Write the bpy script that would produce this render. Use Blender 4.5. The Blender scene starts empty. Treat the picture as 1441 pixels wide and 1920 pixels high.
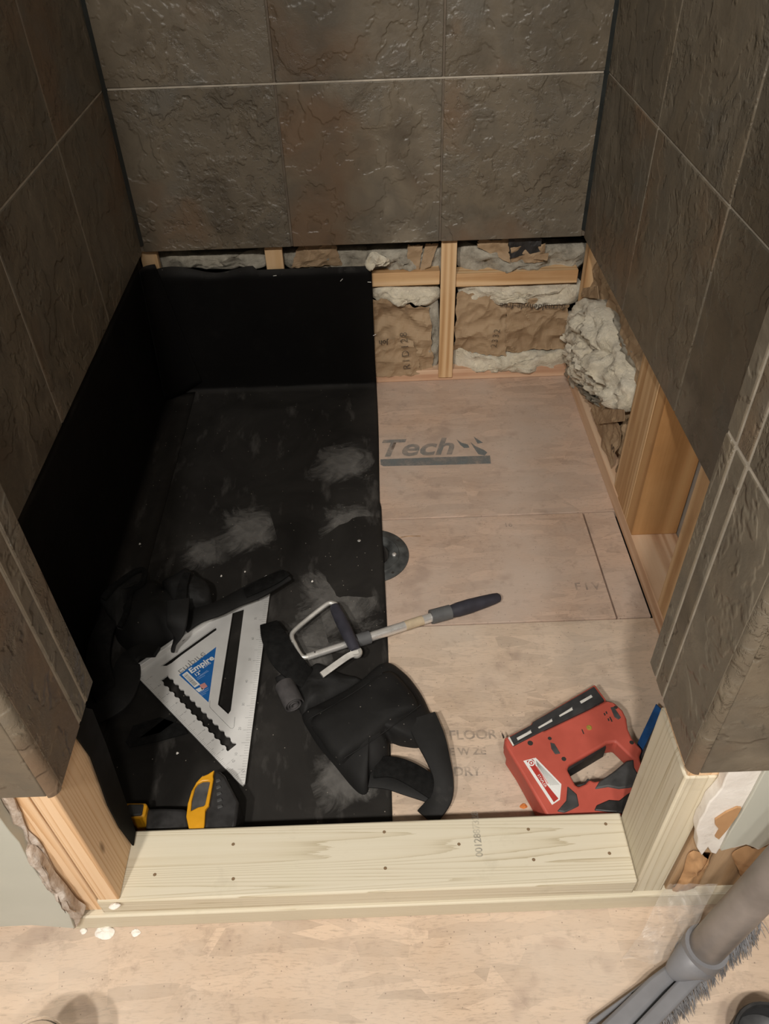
import bpy, bmesh, math, random
from mathutils import Vector, Matrix, noise
random.seed(7)
SC = bpy.context.scene
COL = SC.collection

# ------------------------------------------------------------------ camera
F = 1476.95                                    # focal length in pixels of a 1441 x 1920 frame
R = Matrix(((0.9993093, -0.03708638, 0.00234984),
            (-0.02674546, -0.6738857, 0.73835137),
            (-0.02579925, -0.73790424, -0.67441214)))
EYE = Vector((0, 0, 1.13))
cam_d = bpy.data.cameras.new('camera'); cam = bpy.data.objects.new('camera', cam_d); COL.objects.link(cam)
cam_d.sensor_fit = 'VERTICAL'; cam_d.sensor_height = 24.0; cam_d.lens = F / 1920 * 24.0
cam_d.clip_start = 0.01
M4 = Matrix.Identity(4)
for i in range(3):
    M4[i][0] = R[i][0]; M4[i][1] = -R[i][1]; M4[i][2] = -R[i][2]; M4[i][3] = EYE[i]
cam.matrix_world = M4
SC.camera = cam

# ------------------------------------------------------------------ world, lamps, exposure
SC.view_settings.view_transform = 'Standard'; SC.view_settings.look = 'None'
SC.view_settings.gamma = 1.0; SC.view_settings.use_curve_mapping = False
SC.view_settings.exposure = 0.0
W = bpy.data.worlds.new('world'); SC.world = W; W.use_nodes = True
W.node_tree.nodes['Background'].inputs[0].default_value = (1.0, 0.92, 0.82, 1)
W.node_tree.nodes['Background'].inputs[1].default_value = 0.17
def lamp(name, loc, power, size, col=(1, 0.945, 0.87)):
    d = bpy.data.lights.new(name, 'POINT'); d.energy = power; d.shadow_soft_size = size; d.color = col
    o = bpy.data.objects.new(name, d); COL.objects.link(o); o.location = loc
    return o
# the bathroom's lamps: a row of bulbs behind the photographer
lamp('bulb', (-0.62, -0.70, 2.05), 106, 0.05)
lamp('bulb', (-0.18, -0.70, 2.05), 94, 0.05)
lamp('bulb', (0.27, -0.70, 2.05), 40, 0.07)

# ------------------------------------------------------------------ measured points: a spot of the room on a known plane
def P(px, py, x=None, y=None, z=None):
    d = R @ Vector((px - 720.5, py - 960.0, F))
    if z is not None: t = (z - EYE.z) / d.z
    elif y is not None: t = (y - EYE.y) / d.y
    else: t = (x - EYE.x) / d.x
    return EYE + d * t

# ------------------------------------------------------------------ object helpers
def tag(o, label=None, cat=None, group=None, kind=None):
    if label: o['label'] = label
    if cat: o['category'] = cat
    if group: o['group'] = group
    if kind: o['kind'] = kind
    return o
def thing(name, loc, label=None, cat=None, group=None, kind=None):
    o = bpy.data.objects.new(name, None); COL.objects.link(o); o.location = loc
    o.empty_display_size = 0.02
    o['wl'] = list(loc)
    return tag(o, label, cat, group, kind)
def wloc(o):
    v = Vector((0, 0, 0))
    while o: v += o.location; o = o.parent
    return v
def link_mesh(name, me, mat, parent=None, loc=None):
    """me in world coordinates; the object's origin is put at the base of its bounding box"""
    vs = [v.co for v in me.vertices]
    lo = Vector((min(v[i] for v in vs) for i in range(3))); hi = Vector((max(v[i] for v in vs) for i in range(3)))
    base = Vector(((lo.x + hi.x) / 2, (lo.y + hi.y) / 2, lo.z)) if loc is None else Vector(loc)
    me.transform(Matrix.Translation(-base))
    o = bpy.data.objects.new(name, me); COL.objects.link(o)
    o.location = base - (wloc(parent) if parent else Vector())
    if parent: o.parent = parent
    if mat: me.materials.append(MAT[mat] if isinstance(mat, str) else mat)
    return o
def obj(name, bm, mat, parent=None, smooth=None, bevel=0, subsurf=0, label=None, segs=2):
    bmesh.ops.recalc_face_normals(bm, faces=bm.faces)
    me = bpy.data.meshes.new(name); bm.to_mesh(me); bm.free()
    if smooth is not None:
        for p in me.polygons: p.use_smooth = True
        me.set_sharp_from_angle(angle=math.radians(smooth))
    o = link_mesh(name, me, mat, parent)
    if bevel:
        m = o.modifiers.new('bevel', 'BEVEL'); m.width = bevel; m.segments = segs; m.limit_method = 'ANGLE'; m.angle_limit = math.radians(35)
        m.use_clamp_overlap = True
        if smooth is None:
            for p in me.polygons: p.use_smooth = True
            me.set_sharp_from_angle(angle=math.radians(35))
    if subsurf:
        m = o.modifiers.new('sub', 'SUBSURF'); m.levels = subsurf; m.render_levels = subsurf
    if label: o['label'] = label
    return o
def box(bm, lo, hi):
    x0, y0, z0 = lo; x1, y1, z1 = hi
    v = [bm.verts.new(c) for c in ((x0,y0,z0),(x1,y0,z0),(x1,y1,z0),(x0,y1,z0),(x0,y0,z1),(x1,y0,z1),(x1,y1,z1),(x0,y1,z1))]
    for f in ((0,3,2,1),(4,5,6,7),(0,1,5,4),(1,2,6,5),(2,3,7,6),(3,0,4,7)): bm.faces.new([v[i] for i in f])
    return bm
def B(lo, hi): return box(bmesh.new(), lo, hi)
def extrude(outer, holes, d, bm=None):
    """prism: flat polygon (list of Vectors, with holes) pushed along vector d"""
    bm = bm or bmesh.new(); d = Vector(d)
    edges = []; loops = []
    for lp in [outer] + list(holes):
        vs = [bm.verts.new(Vector(p)) for p in lp]; loops.append(vs)
        for a, b in zip(vs, vs[1:] + vs[:1]): edges.append(bm.edges.new((a, b)))
    r = bmesh.ops.triangle_fill(bm, edges=edges, use_beauty=True)
    fs = [g for g in r['geom'] if isinstance(g, bmesh.types.BMFace)]
    top = {}
    for vs in loops:
        for v in vs: top[v] = bm.verts.new(v.co + d)
    for f in fs: bm.faces.new([top[v] for v in reversed(f.verts)])
    for vs in loops:
        for a, b in zip(vs, vs[1:] + vs[:1]): bm.faces.new((a, b, top[b], top[a]))
    return bm
def spline(pts, n=8, closed=False):
    pts = [Vector(p) for p in pts]; out = []; m = len(pts)
    rng = range(m if closed else m - 1)
    for i in rng:
        if closed: p0, p1, p2, p3 = pts[(i-1) % m], pts[i], pts[(i+1) % m], pts[(i+2) % m]
        else: p0, p1, p2, p3 = pts[max(i-1, 0)], pts[i], pts[i+1], pts[min(i+2, m-1)]
        for k in range(n):
            t = k / n
            out.append(0.5 * ((2*p1) + (p2-p0)*t + (2*p0-5*p1+4*p2-p3)*t*t + (3*p1-p0-3*p2+p3)*t*t*t))
    if not closed: out.append(pts[-1])
    return out
def tube(bm, pts, rad, seg=12, caps=True):
    """tube along pts; rad a number or list"""
    pts = [Vector(p) for p in pts]; rings = []; up = None
    for i, p in enumerate(pts):
        t = (pts[min(i+1, len(pts)-1)] - pts[max(i-1, 0)]).normalized()
        if up is None: up = t.orthogonal().normalized()
        up = (up - t * up.dot(t)).normalized(); s = t.cross(up)
        r = rad[i] if isinstance(rad, (list, tuple)) else rad
        rings.append([bm.verts.new(p + (up*math.cos(a) + s*math.sin(a)) * r) for a in [2*math.pi*k/seg for k in range(seg)]])
    for a, b in zip(rings, rings[1:]):
        for k in range(seg): bm.faces.new((a[k], a[(k+1) % seg], b[(k+1) % seg], b[k]))
    if caps: bm.faces.new(rings[0][::-1]); bm.faces.new(rings[-1])
    return bm
def ribbon(bm, pts, wid, thick, wdir):
    """flat strap along pts; wid number/list; wdir vector/list = direction of the width"""
    pts = [Vector(p) for p in pts]; rings = []
    for i, p in enumerate(pts):
        t = (pts[min(i+1, len(pts)-1)] - pts[max(i-1, 0)]).normalized()
        wd = Vector(wdir[i] if isinstance(wdir, list) else wdir); wd = (wd - t*wd.dot(t)).normalized(); nn = t.cross(wd)
        w = (wid[i] if isinstance(wid, list) else wid) / 2; h = thick / 2
        rings.append([bm.verts.new(p + wd*a*w + nn*b*h) for a, b in ((-1, -.6), (-.93, -1), (.93, -1), (1, -.6), (1, .6), (.93, 1), (-.93, 1), (-1, .6))])
    for a, b in zip(rings, rings[1:]):
        for k in range(8): bm.faces.new((a[k], a[(k+1) % 8], b[(k+1) % 8], b[k]))
    bm.faces.new(rings[0][::-1]); bm.faces.new(rings[-1])
    return bm
def lathe(bm, prof, c, axis='z', seg=40):
    """prof: (radius, height) pairs turned about the vertical through c"""
    c = Vector(c); rings = []
    for r, h in prof:
        rings.append([bm.verts.new(c + Vector((r*math.cos(a), r*math.sin(a), h))) for a in [2*math.pi*k/seg for k in range(seg)]])
    for a, b in zip(rings, rings[1:]):
        for k in range(seg): bm.faces.new((a[k], a[(k+1) % seg], b[(k+1) % seg], b[k]))
    return bm
def fbm(p, s, o=4):
    return noise.fractal(Vector(p) * s, 0.9, 2.1, o, noise_basis='PERLIN_ORIGINAL')
def puff(outline, nrm, depth, amp, sc, rings=14, back=0.01, power=2.2, seed=0):
    """a swollen lump: closed outline (points on a plane), bulging by depth along nrm with noise"""
    nrm = Vector(nrm).normalized(); bm = bmesh.new(); o = spline(outline, 6, True)
    c = sum(o, Vector()) / len(o); off = Vector((seed*3.1, seed*1.7, seed*2.3)); prev = None
    first = [bm.verts.new(p - nrm*back) for p in o]
    for r in range(rings):
        t = r / rings
        h = depth * (1 - (1-t)**power) ** 0.6
        cur = []
        for p in o:
            q = p.lerp(c, t); q = q + nrm*h
            k = fbm(q + off, sc) * amp * (0.4 + min(1, t*4)*0.6)
            q = q + nrm*k + Vector((fbm(q*1.0+off*2, sc), fbm(q+off*3, sc), fbm(q+off*4, sc))) * amp*0.35
            cur.append(bm.verts.new(q))
        a = prev or first
        for k in range(len(o)): bm.faces.new((a[k], a[(k+1) % len(o)], cur[(k+1) % len(o)], cur[k]))
        prev = cur
    m = bm.verts.new(c + nrm*(depth + fbm(c+off, sc)*amp))
    for k in range(len(o)): bm.faces.new((prev[k], prev[(k+1) % len(o)], m))
    bm.faces.new(first[::-1])
    return bm
def creased(p, s, off):
    q = Vector(p)*s*.42 + off; h = 0.0
    for k, (m, a) in enumerate(((1.0, 1.0), (1.9, .5), (3.7, .22))):
        w = q*m + Vector((k*3.3, k, 0)); h += a*(1.0 - 2.2*abs(noise.noise(w + 0.35*Vector((noise.noise(w*1.7), noise.noise(w*1.3+off), 0)))))
    return h - .6
def sheet(c00, c10, c11, c01, nu, nv, nrm, amp, sc, seed=0, thick=0.0012, ragged=0.0):
    """crumpled sheet between four corners"""
    bm = bmesh.new(); nrm = Vector(nrm).normalized(); off = Vector((seed*5.3, seed*2.9, seed*7.7))
    c00, c10, c11, c01 = map(Vector, (c00, c10, c11, c01)); g = []
    for j in range(nv+1):
        row = []
        for i in range(nu+1):
            u, v = i/nu, j/nv
            if ragged:
                uu = u + ragged*fbm(Vector((v*3, seed, 0)), 2.0)*(1 if i in (0, nu) else 0); vv = v + ragged*fbm(Vector((u*3, seed+9, 0)), 2.0)*(1 if j in (0, nv) else 0)
            else: uu, vv = u, v
            p = (c00*(1-uu) + c10*uu)*(1-vv) + (c01*(1-uu) + c11*uu)*vv
            row.append(bm.verts.new(p + nrm*amp*creased(p, sc, off)))
        g.append(row)
    fs = []
    for j in range(nv):
        for i in range(nu):
            fs.append(bm.faces.new((g[j][i], g[j][i+1], g[j+1][i+1], g[j+1][i])))
    return bm
def solid(o, t, offset=0):
    m = o.modifiers.new('thickness', 'SOLIDIFY'); m.thickness = t; m.offset = offset
    return o
def lettering(txt, size, mat, origin, xd, yd, parent, name='lettering', bold=0.0, depth=0.0, spacing=1.0, shear=0.0, fn=None, align='LEFT'):
    cu = bpy.data.curves.new(name, 'FONT'); cu.body = txt; cu.size = size; cu.offset = bold; cu.extrude = depth
    cu.space_character = spacing; cu.shear = shear; cu.align_x = align; cu.resolution_u = 3
    t = bpy.data.objects.new('tmp', cu); COL.objects.link(t)
    bpy.context.view_layer.update()
    me = bpy.data.meshes.new_from_object(t.evaluated_get(bpy.context.evaluated_depsgraph_get()))
    bpy.data.objects.remove(t); bpy.data.curves.remove(cu)
    me.name = name; me.materials.clear()
    xd = Vector(xd).normalized(); yd = Vector(yd); yd = (yd - xd*yd.dot(xd)).normalized(); nn = xd.cross(yd); o = Vector(origin)
    for v in me.vertices:
        q = o + xd*v.co.x + yd*v.co.y + nn*v.co.z
        v.co = fn(q) if fn else q
    return link_mesh(name, me, mat, parent)

# ------------------------------------------------------------------ materials
MAT = {}
class NT:
    def __init__(s, name):
        m = bpy.data.materials.new(name); m.use_nodes = True; s.m = m; s.t = m.node_tree; s.t.nodes.clear()
        s.out = s.t.nodes.new('ShaderNodeOutputMaterial'); s.b = s.t.nodes.new('ShaderNodeBsdfPrincipled')
        s.t.links.new(s.b.outputs[0], s.out.inputs[0]); MAT[name] = m
        s.tc = s.t.nodes.new('ShaderNodeTexCoord'); s.vec = s.tc.outputs['Object']
    def n(s, typ, ins=None, **kw):
        nd = s.t.nodes.new('ShaderNode' + typ)
        for k, v in kw.items(): setattr(nd, k, v)
        for k, v in (ins or {}).items(): s.set(nd.inputs[k], v)
        return nd
    def set(s, inp, v):
        if isinstance(v, bpy.types.NodeSocket): s.t.links.new(v, inp)
        elif isinstance(v, (tuple, list)) and inp.type == 'RGBA' and len(v) == 3: inp.default_value = (*v, 1)
        else: inp.default_value = v
    def mapv(s, scale=(1,1,1), rot=(0,0,0), loc=(0,0,0), vec=None):
        return s.n('Mapping', {'Vector': vec or s.vec, 'Scale': scale, 'Rotation': rot, 'Location': loc}).outputs[0]
    def noise(s, scale, detail=4, rough=.55, vec=None, dist=0): return s.n('TexNoise', {'Vector': vec or s.vec, 'Scale': scale, 'Detail': detail, 'Roughness': rough, 'Distortion': dist}).outputs[0]
    def noisec(s, scale, detail=2, vec=None): return s.n('TexNoise', {'Vector': vec or s.vec, 'Scale': scale, 'Detail': detail}).outputs[1]
    def vor(s, scale, vec=None, feature='F1', out=0, rnd=1.0): return s.n('TexVoronoi', {'Vector': vec or s.vec, 'Scale': scale, 'Randomness': rnd}, feature=feature).outputs[out]
    def ramp(s, fac, stops, interp='LINEAR'):
        r = s.n('ValToRGB', {'Fac': fac}); r.color_ramp.interpolation = interp; e = r.color_ramp.elements
        while len(e) < len(stops): e.new(0.5)
        for el, (p, c) in zip(e, stops):
            el.position = p; el.color = (*c, 1) if isinstance(c, (tuple, list)) else (c, c, c, 1)
        return r.outputs[0]
    def mix(s, f, a, b, mode='MIX'):
        m = s.n('Mix', data_type='RGBA', blend_type=mode); s.set(m.inputs[0], f)
        s.set(m.inputs[6], a); s.set(m.inputs[7], b); return m.outputs[2]
    def math(s, op, a, b=0.0, clamp=False):
        m = s.n('Math', operation=op, use_clamp=clamp); s.set(m.inputs[0], a); s.set(m.inputs[1], b); return m.outputs[0]
    def bump(s, h, strength=.5, dist=.002, normal=None):
        b = s.n('Bump', {'Height': h, 'Strength': strength, 'Distance': dist})
        if normal: s.set(b.inputs['Normal'], normal)
        return b.outputs[0]
    def done(s, col=None, rough=None, normal=None, **kw):
        if col is not None: s.set(s.b.inputs['Base Color'], col)
        if rough is not None: s.set(s.b.inputs['Roughness'], rough)
        if normal is not None: s.set(s.b.inputs['Normal'], normal)
        for k, v in kw.items(): s.set(s.b.inputs[k.replace('_', ' ')], v)
        return s.m
    def rnd_vec(s, amt=20.0):
        oi = s.n('ObjectInfo').outputs['Random']
        c = s.n('CombineXYZ', {0: s.math('MULTIPLY', oi, amt), 1: s.math('MULTIPLY', oi, amt*1.7), 2: s.math('MULTIPLY', oi, amt*.6)}).outputs[0]
        return s.n('VectorMath', {0: s.vec, 1: c}, operation='ADD').outputs[0]

def plain(name, col, rough=.5, metal=0.0, var=.15, sc=60, bump=0.0, spec=.5):
    k = NT(name); f = k.noise(sc, 4)
    d = tuple(c*(1-var) for c in col); l = tuple(min(1, c*(1+var)) for c in col)
    k.done(k.ramp(f, [(.3, d), (.7, l)]), k.ramp(f, [(.3, max(.05, rough-.08)), (.7, min(1, rough+.1))]), k.bump(k.noise(sc*6, 3), bump, .001) if bump else None, Metallic=metal)
    k.b.inputs['Specular IOR Level'].default_value = spec
    return k

def slate(name):
    k = NT(name); v = k.rnd_vec(); oi = k.n('ObjectInfo').outputs['Random']
    warp = k.n('VectorMath', {0: v, 1: k.n('VectorMath', {0: k.noisec(10, 3, v), 'Scale': .045}, operation='SCALE').outputs[0]}, operation='ADD').outputs[0]
    big = k.noise(5.0, 5, .56, warp); fine = k.noise(20, 6, .65, warp); mask = k.ramp(k.noise(3.2, 2, .5, v), [(.46, 0.0), (.60, 1.0)])
    st = k.ramp(big, [(.30, 0.0), (.425, .10), (.445, .40), (.515, .46), (.53, .74), (.60, .78), (.615, 1.0), (.75, 1.0)])
    fl = k.ramp(fine, [(.40, 0.0), (.44, .5), (.54, .55), (.58, 1.0)])
    a = k.noise(6.5, 4, .55, warp)
    col = k.ramp(a, [(.28, (.100, .083, .064)), (.45, (.195, .168, .130)), (.56, (.148, .132, .108)), (.72, (.265, .236, .192))])
    col = k.mix(k.ramp(st, [(.2, .35), (.8, 0.0)]), col, (.225, .205, .172))
    col = k.mix(k.ramp(k.noise(3.6, 4, .55, warp), [(.53, 0.0), (.66, .62)]), col, (.215, .132, .080))
    col = k.mix(k.ramp(k.noise(7.5, 4, .5, v), [(.58, 0.0), (.70, .55)]), col, (.158, .158, .150))
    col = k.mix(k.ramp(fine, [(.30, .40), (.46, 0.0)]), col, (.085, .070, .055))
    col = k.mix(k.ramp(k.vor(55, v), [(.03, .55), (.055, 0.0)]), col, (.30, .28, .25))
    col = k.mix(1.0, col, k.ramp(oi, [(0.0, (.60, .560, .500)), (1.0, (.78, .735, .665))]), 'MULTIPLY')
    h = k.math('ADD', k.math('MULTIPLY', st, 1.0), k.math('MULTIPLY', k.math('MULTIPLY', fl, mask), .38)); h = k.math('ADD', h, k.math('MULTIPLY', fine, .34))
    k.done(col, k.ramp(fine, [(.3, .34), (.7, .55)]), k.bump(h, .8, .0062)); k.b.inputs['Specular IOR Level'].default_value = .45
slate('slate_tile')

def wood(name, dark, mid, light, axis='z', ring=30, rough=.65, knots=True, treat=False, lines=46.0, thin=False):
    """axis: along the grain (object coordinates)"""
    k = NT(name); v0 = k.rnd_vec(7.0); q = .015 if thin else .035
    s = {'x': (q, 1, 1), 'y': (1, q, 1), 'z': (1, 1, q)}[axis]; v = k.mapv(s, vec=v0)
    w = k.noise(ring*.42, 2, .45, v, .3); g = k.noise(ring*8, 5, .62, v)
    bands = k.math('ADD', k.math('MULTIPLY', k.math('SINE', k.math('MULTIPLY', w, lines)), .5), .5)
    if thin: bands = k.math('POWER', k.math('FRACT', k.math('MULTIPLY', k.math('ADD', w, k.math('MULTIPLY', g, .012)), lines*.16)), 3.5)
    col = k.ramp(k.math('ADD', k.math('MULTIPLY', bands, .62), k.math('MULTIPLY', g, .38)), [(.16, light), (.5, mid), (.88, dark)])
    col = k.mix(k.ramp(k.noise(6, 4, .55, v0), [(.42, 0.0), (.72, .45)]), col, light)
    col = k.mix(k.ramp(k.noise(14, 5, .65, v0), [(.60, 0.0), (.78, .35)]), col, tuple(c*.55 for c in mid))
    if knots: col = k.mix(k.ramp(k.vor(13, k.mapv({'x': (.4, 1, 1), 'y': (1, .4, 1), 'z': (1, 1, .4)}[axis], vec=v0)), [(.03, .85), (.085, 0.0)]), col, tuple(c*.45 for c in dark))
    if treat: col = k.mix(k.ramp(k.noise(8, 3, .5, v0), [(.5, 0.0), (.8, .35)]), col, (.60, .56, .40))
    k.done(col, rough, k.bump(k.math('ADD', g, k.math('MULTIPLY', bands, .05)), .2, .0006)); k.b.inputs['Specular IOR Level'].default_value = .3
for ax in 'xyz':
    wood('pine_' + ax, (.42, .23, .10), (.60, .38, .19), (.68, .47, .27), ax)
    wood('fir_' + ax, (.36, .18, .065), (.52, .28, .115), (.58, .34, .15), ax, ring=22)
    wood('treated_' + ax, (.41, .34, .22), (.60, .53, .395), (.66, .60, .47), ax, ring=34, treat=True, knots=False, lines=235.0, thin=True)
wood('lit_orange_pine_z', (.58, .33, .16), (.74, .49, .28), (.82, .59, .38), 'z', ring=30, knots=True, thin=True, lines=120.0)  # jamb stud pine; the orange of strong light is put into its colour
wood('plate_x', (.42, .22, .13), (.58, .36, .23), (.68, .48, .33), 'x'); wood('plate_y', (.45, .25, .14), (.62, .40, .25), (.70, .50, .34), 'y')
wood('stained_pine_z', (.20, .12, .06), (.40, .25, .13), (.52, .36, .22), 'z', ring=40)

def strand_board(name, base, dust, cover=.8, contrast=.84):
    k = NT(name); v = k.vec
    flat = k.mapv((1, 1, 0)); cols = []; hs = []
    for i, (ang, sc) in enumerate(((.35, 10), (1.5, 9), (-.6, 11))):
        r = k.mapv((1.0, 6.0, 1), (0, 0, ang), (i*3.1, i*1.7, 0), vec=k.n('VectorMath', {0: flat, 1: k.n('VectorMath', {0: k.noisec(3, 2), 'Scale': .05}, operation='SCALE').outputs[0]}, operation='ADD').outputs[0])
        cols.append(k.vor(sc, r, out=1)); hs.append(k.noise(sc*8, 5, .6, r))
    pick = k.vor(9, flat, out=1); sx = k.n('SeparateColor', {0: pick})
    c = k.mix(k.ramp(sx.outputs[0], [(.34, 0.0), (.36, 1.0)]), cols[0], cols[1]); c = k.mix(k.ramp(sx.outputs[1], [(.62, 0.0), (.64, 1.0)]), c, cols[2])
    h = k.mix(k.ramp(sx.outputs[0], [(.34, 0.0), (.36, 1.0)]), hs[0], hs[1]); h = k.mix(k.ramp(sx.outputs[1], [(.62, 0.0), (.64, 1.0)]), h, hs[2])
    g = k.n('RGBToBW', {0: c}).outputs[0]
    d = tuple(b*contrast for b in base); l = tuple(min(1, b*1.14) for b in base)
    col = k.ramp(g, [(.12, d), (.5, base), (.88, l)])
    col = k.mix(k.ramp(h, [(.30, .75), (.48, 0.0)]), col, tuple(b*.62 for b in base))
    col = k.mix(k.ramp(k.noise(4.5, 6, .6), [(.38, 0.0), (.66, cover)]), col, dust)
    col = k.mix(k.ramp(k.noise(30, 5, .7), [(.56, 0.0), (.74, .50)]), col, (.28, .21, .165))
    col = k.mix(k.ramp(k.noise(11, 3, .6), [(.60, 0.0), (.72, .5)]), col, (.34, .25, .20))
    col = k.mix(k.ramp(k.vor(90, flat), [(.06, .6), (.10, 0.0)]), col, (.16, .12, .10))
    k.done(col, .72, k.bump(k.math('ADD', h, k.math('MULTIPLY', g, .5)), .25, .001)); k.b.inputs['Specular IOR Level'].default_value = .25
strand_board('subfloor', (.53, .375, .280), (.52, .42, .35))
strand_board('strand_floor', (.575, .435, .32), (.64, .545, .455), .55, .80)

k = NT('liner'); v = k.vec                                     # black rubbery pan liner, dust settled where it lies flat
up = k.ramp(k.n('SeparateXYZ', {0: k.n('NewGeometry').outputs['Normal']}).outputs[2], [(.25, .04), (.9, 1.0)])
dust = k.math('MULTIPLY', k.ramp(k.noise(4.5, 7, .62, dist=.6), [(.34, .10), (.56, .20), (.75, .42)]), up)
scuff = k.math('MULTIPLY', k.ramp(k.noise(22, 5, .6, k.mapv((1, .35, 1), (0, 0, .7))), [(.57, 0.0), (.70, .14)]), up)
spk = k.math('MULTIPLY', k.ramp(k.vor(60), [(.035, .7), (.06, 0.0)]), up)
col = k.mix(dust, (.0042, .0039, .0037), (.118, .109, .099)); col = k.mix(scuff, col, (.30, .28, .26)); col = k.mix(spk, col, (.42, .38, .32))
k.done(col, k.ramp(k.noise(8, 5), [(.35, .55), (.65, .75)]), k.bump(k.noise(140, 3), .12, .0006)); k.b.inputs['Specular IOR Level'].default_value = .08
def chalk(name, a):                                            # patches of dry dust on the liner
    k = NT(name); tr = k.n('BsdfTransparent'); mx = k.n('MixShader')
    g = k.n('VectorMath', {0: k.n('VectorMath', {0: k.tc.outputs['Generated'], 1: (.5, .5, .5)}, operation='SUBTRACT').outputs[0]}, operation='LENGTH').outputs['Value']
    edge = k.math('ADD', g, k.math('MULTIPLY', k.math('SUBTRACT', k.noise(13, 7, .7, dist=1.2), .5), 1.1))
    f = k.math('MULTIPLY', k.ramp(edge, [(.18, 1.0), (.42, 0.0)]), k.ramp(k.noise(45, 5, .7), [(.3, a*.45), (.7, a)]))
    k.set(mx.inputs[0], f); k.t.links.new(tr.outputs[0], mx.inputs[1]); k.t.links.new(k.b.outputs[0], mx.inputs[2]); k.t.links.new(mx.outputs[0], k.out.inputs[0])
    k.done((.30, .285, .265), .9)
chalk('dust_patch', .55); chalk('faint_dust', .42)
def ink(name, col, a0, a1, sc=25):                             # worn stamp print
    k = NT(name); tr = k.n('BsdfTransparent'); mx = k.n('MixShader')
    k.set(mx.inputs[0], k.ramp(k.noise(sc, 6, .7), [(.35, a0), (.65, a1)])); k.t.links.new(tr.outputs[0], mx.inputs[1]); k.t.links.new(k.b.outputs[0], mx.inputs[2]); k.t.links.new(mx.outputs[0], k.out.inputs[0])
    k.done(col, .85)
ink('stamp_ink', (.20, .22, .22), .20, .66); ink('faint_ink', (.20, .20, .19), .0, .48); ink('black_ink', (.03, .026, .022), .45, .95, 60); ink('engraving', (.22, .22, .22), .35, .8, 60)

plain('grout', (.27, .235, .19), .9, var=.25, sc=35, bump=.3, spec=.2)
plain('pale_grout', (.40, .355, .29), .9, var=.2, sc=40, bump=.3, spec=.2)
plain('dark_grout', (.13, .105, .08), .9, var=.25, sc=35, bump=.3, spec=.2)
plain('caulk', (.012, .015, .014), .6, var=.4, sc=30, bump=.2)
plain('backer', (.30, .29, .27), .9, var=.1)
plain('dark_cavity', (.03, .026, .022), .95)
plain('grey_backing', (.36, .34, .31), .9, var=.08)
k = NT('painted_drywall'); f = k.noise(6, 4)
k.done(k.ramp(f, [(.3, (.47, .48, .42)), (.7, (.53, .535, .475))]), .6, k.bump(k.noise(180, 3), .15, .0006))
k = NT('gypsum'); k.done(k.ramp(k.noise(16, 6, .65), [(.30, (.36, .30, .25)), (.42, (.72, .68, .63)), (.7, (.82, .79, .75))]), .9, k.bump(k.noise(40, 6), .6, .003))
k = NT('torn_paper'); k.done(k.ramp(k.noise(20, 6, .7), [(.30, (.20, .14, .10)), (.45, (.42, .33, .26)), (.62, (.66, .60, .54))]), .95, k.bump(k.noise(60, 6, .7), .8, .003))
k = NT('brown_paper'); k.done(k.ramp(k.noise(9, 5, .6), [(.3, (.36, .19, .085)), (.55, (.50, .29, .14)), (.75, (.58, .38, .22))]), .75, k.bump(k.noise(30, 5), .4, .002))
k = NT('kraft'); f = k.noise(7, 5, .6)
c = k.ramp(f, [(.28, (.24, .155, .088)), (.5, (.36, .25, .150)), (.75, (.43, .315, .20))])
k.done(c, .72, k.bump(k.noise(90, 4), .2, .001)); k.b.inputs['Specular IOR Level'].default_value = .3
k = NT('insulation'); f = k.noise(16, 6, .65)
c = k.ramp(f, [(.28, (.50, .43, .30)), (.42, (.78, .69, .52)), (.62, (.87, .79, .63))]); c = k.mix(k.ramp(k.noise(6, 3), [(.68, 0.0), (.76, .6)]), c, (.30, .28, .24))
k.done(c, 1.0, k.bump(k.noise(80, 7, .75, dist=1.5), 1.0, .006), Sheen_Weight=.3); k.b.inputs['Specular IOR Level'].default_value = .05
k = NT('dusty_insulation'); c = k.ramp(k.noise(12, 6, .7), [(.30, (.14, .125, .10)), (.48, (.37, .335, .27)), (.68, (.56, .51, .42))])
k.done(c, 1.0, k.bump(k.noise(110, 6, .75, dist=1.0), .8, .004)); k.b.inputs['Specular IOR Level'].default_value = .05
plain('aluminium', (.74, .73, .71), .45, .12, var=.06, sc=25)
plain('chrome', (.80, .78, .75), .30, .65, var=.08, sc=30)
plain('cast_metal', (.66, .64, .60), .42, .55, var=.15, sc=30)
plain('steel', (.55, .54, .52), .35, 1.0)
plain('red_plastic', (.48, .088, .060), .55, var=.10, sc=25, bump=.05)
plain('black_plastic', (.022, .021, .021), .5, var=.3, bump=.06)
plain('grey_plastic', (.055, .055, .055), .55, var=.3, bump=.08)
plain('magazine_metal', (.045, .045, .046), .42, .2, var=.25)
plain('bright_metal', (.80, .78, .73), .4, .2)
plain('yellow_plastic', (.66, .31, .012), .42, var=.12, sc=30)
plain('yellowed_brass', (.65, .50, .12), .35, .6)
plain('blue_label', (.012, .13, .42), .45, var=.05); plain('white_print', (.80, .80, .78), .6, var=.04); plain('red_print', (.45, .04, .03), .5, var=.1); plain('pink_print', (.62, .28, .26), .5, var=.1); plain('black_print', (.03, .03, .03), .6)
plain('pale_blue_print', (.20, .34, .62), .5, var=.05)
plain('blue_plastic', (.012, .080, .25), .5, var=.3, sc=40)
plain('navy_rubber', (.030, .029, .040), .62, var=.35, sc=30, bump=.1)
plain('grey_rubber', (.10, .102, .105), .6, var=.2, sc=40)
plain('paper_tape', (.50, .40, .27), .8, var=.2, sc=50)
k = NT('neoprene'); f = k.noise(9, 6, .65)
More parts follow.
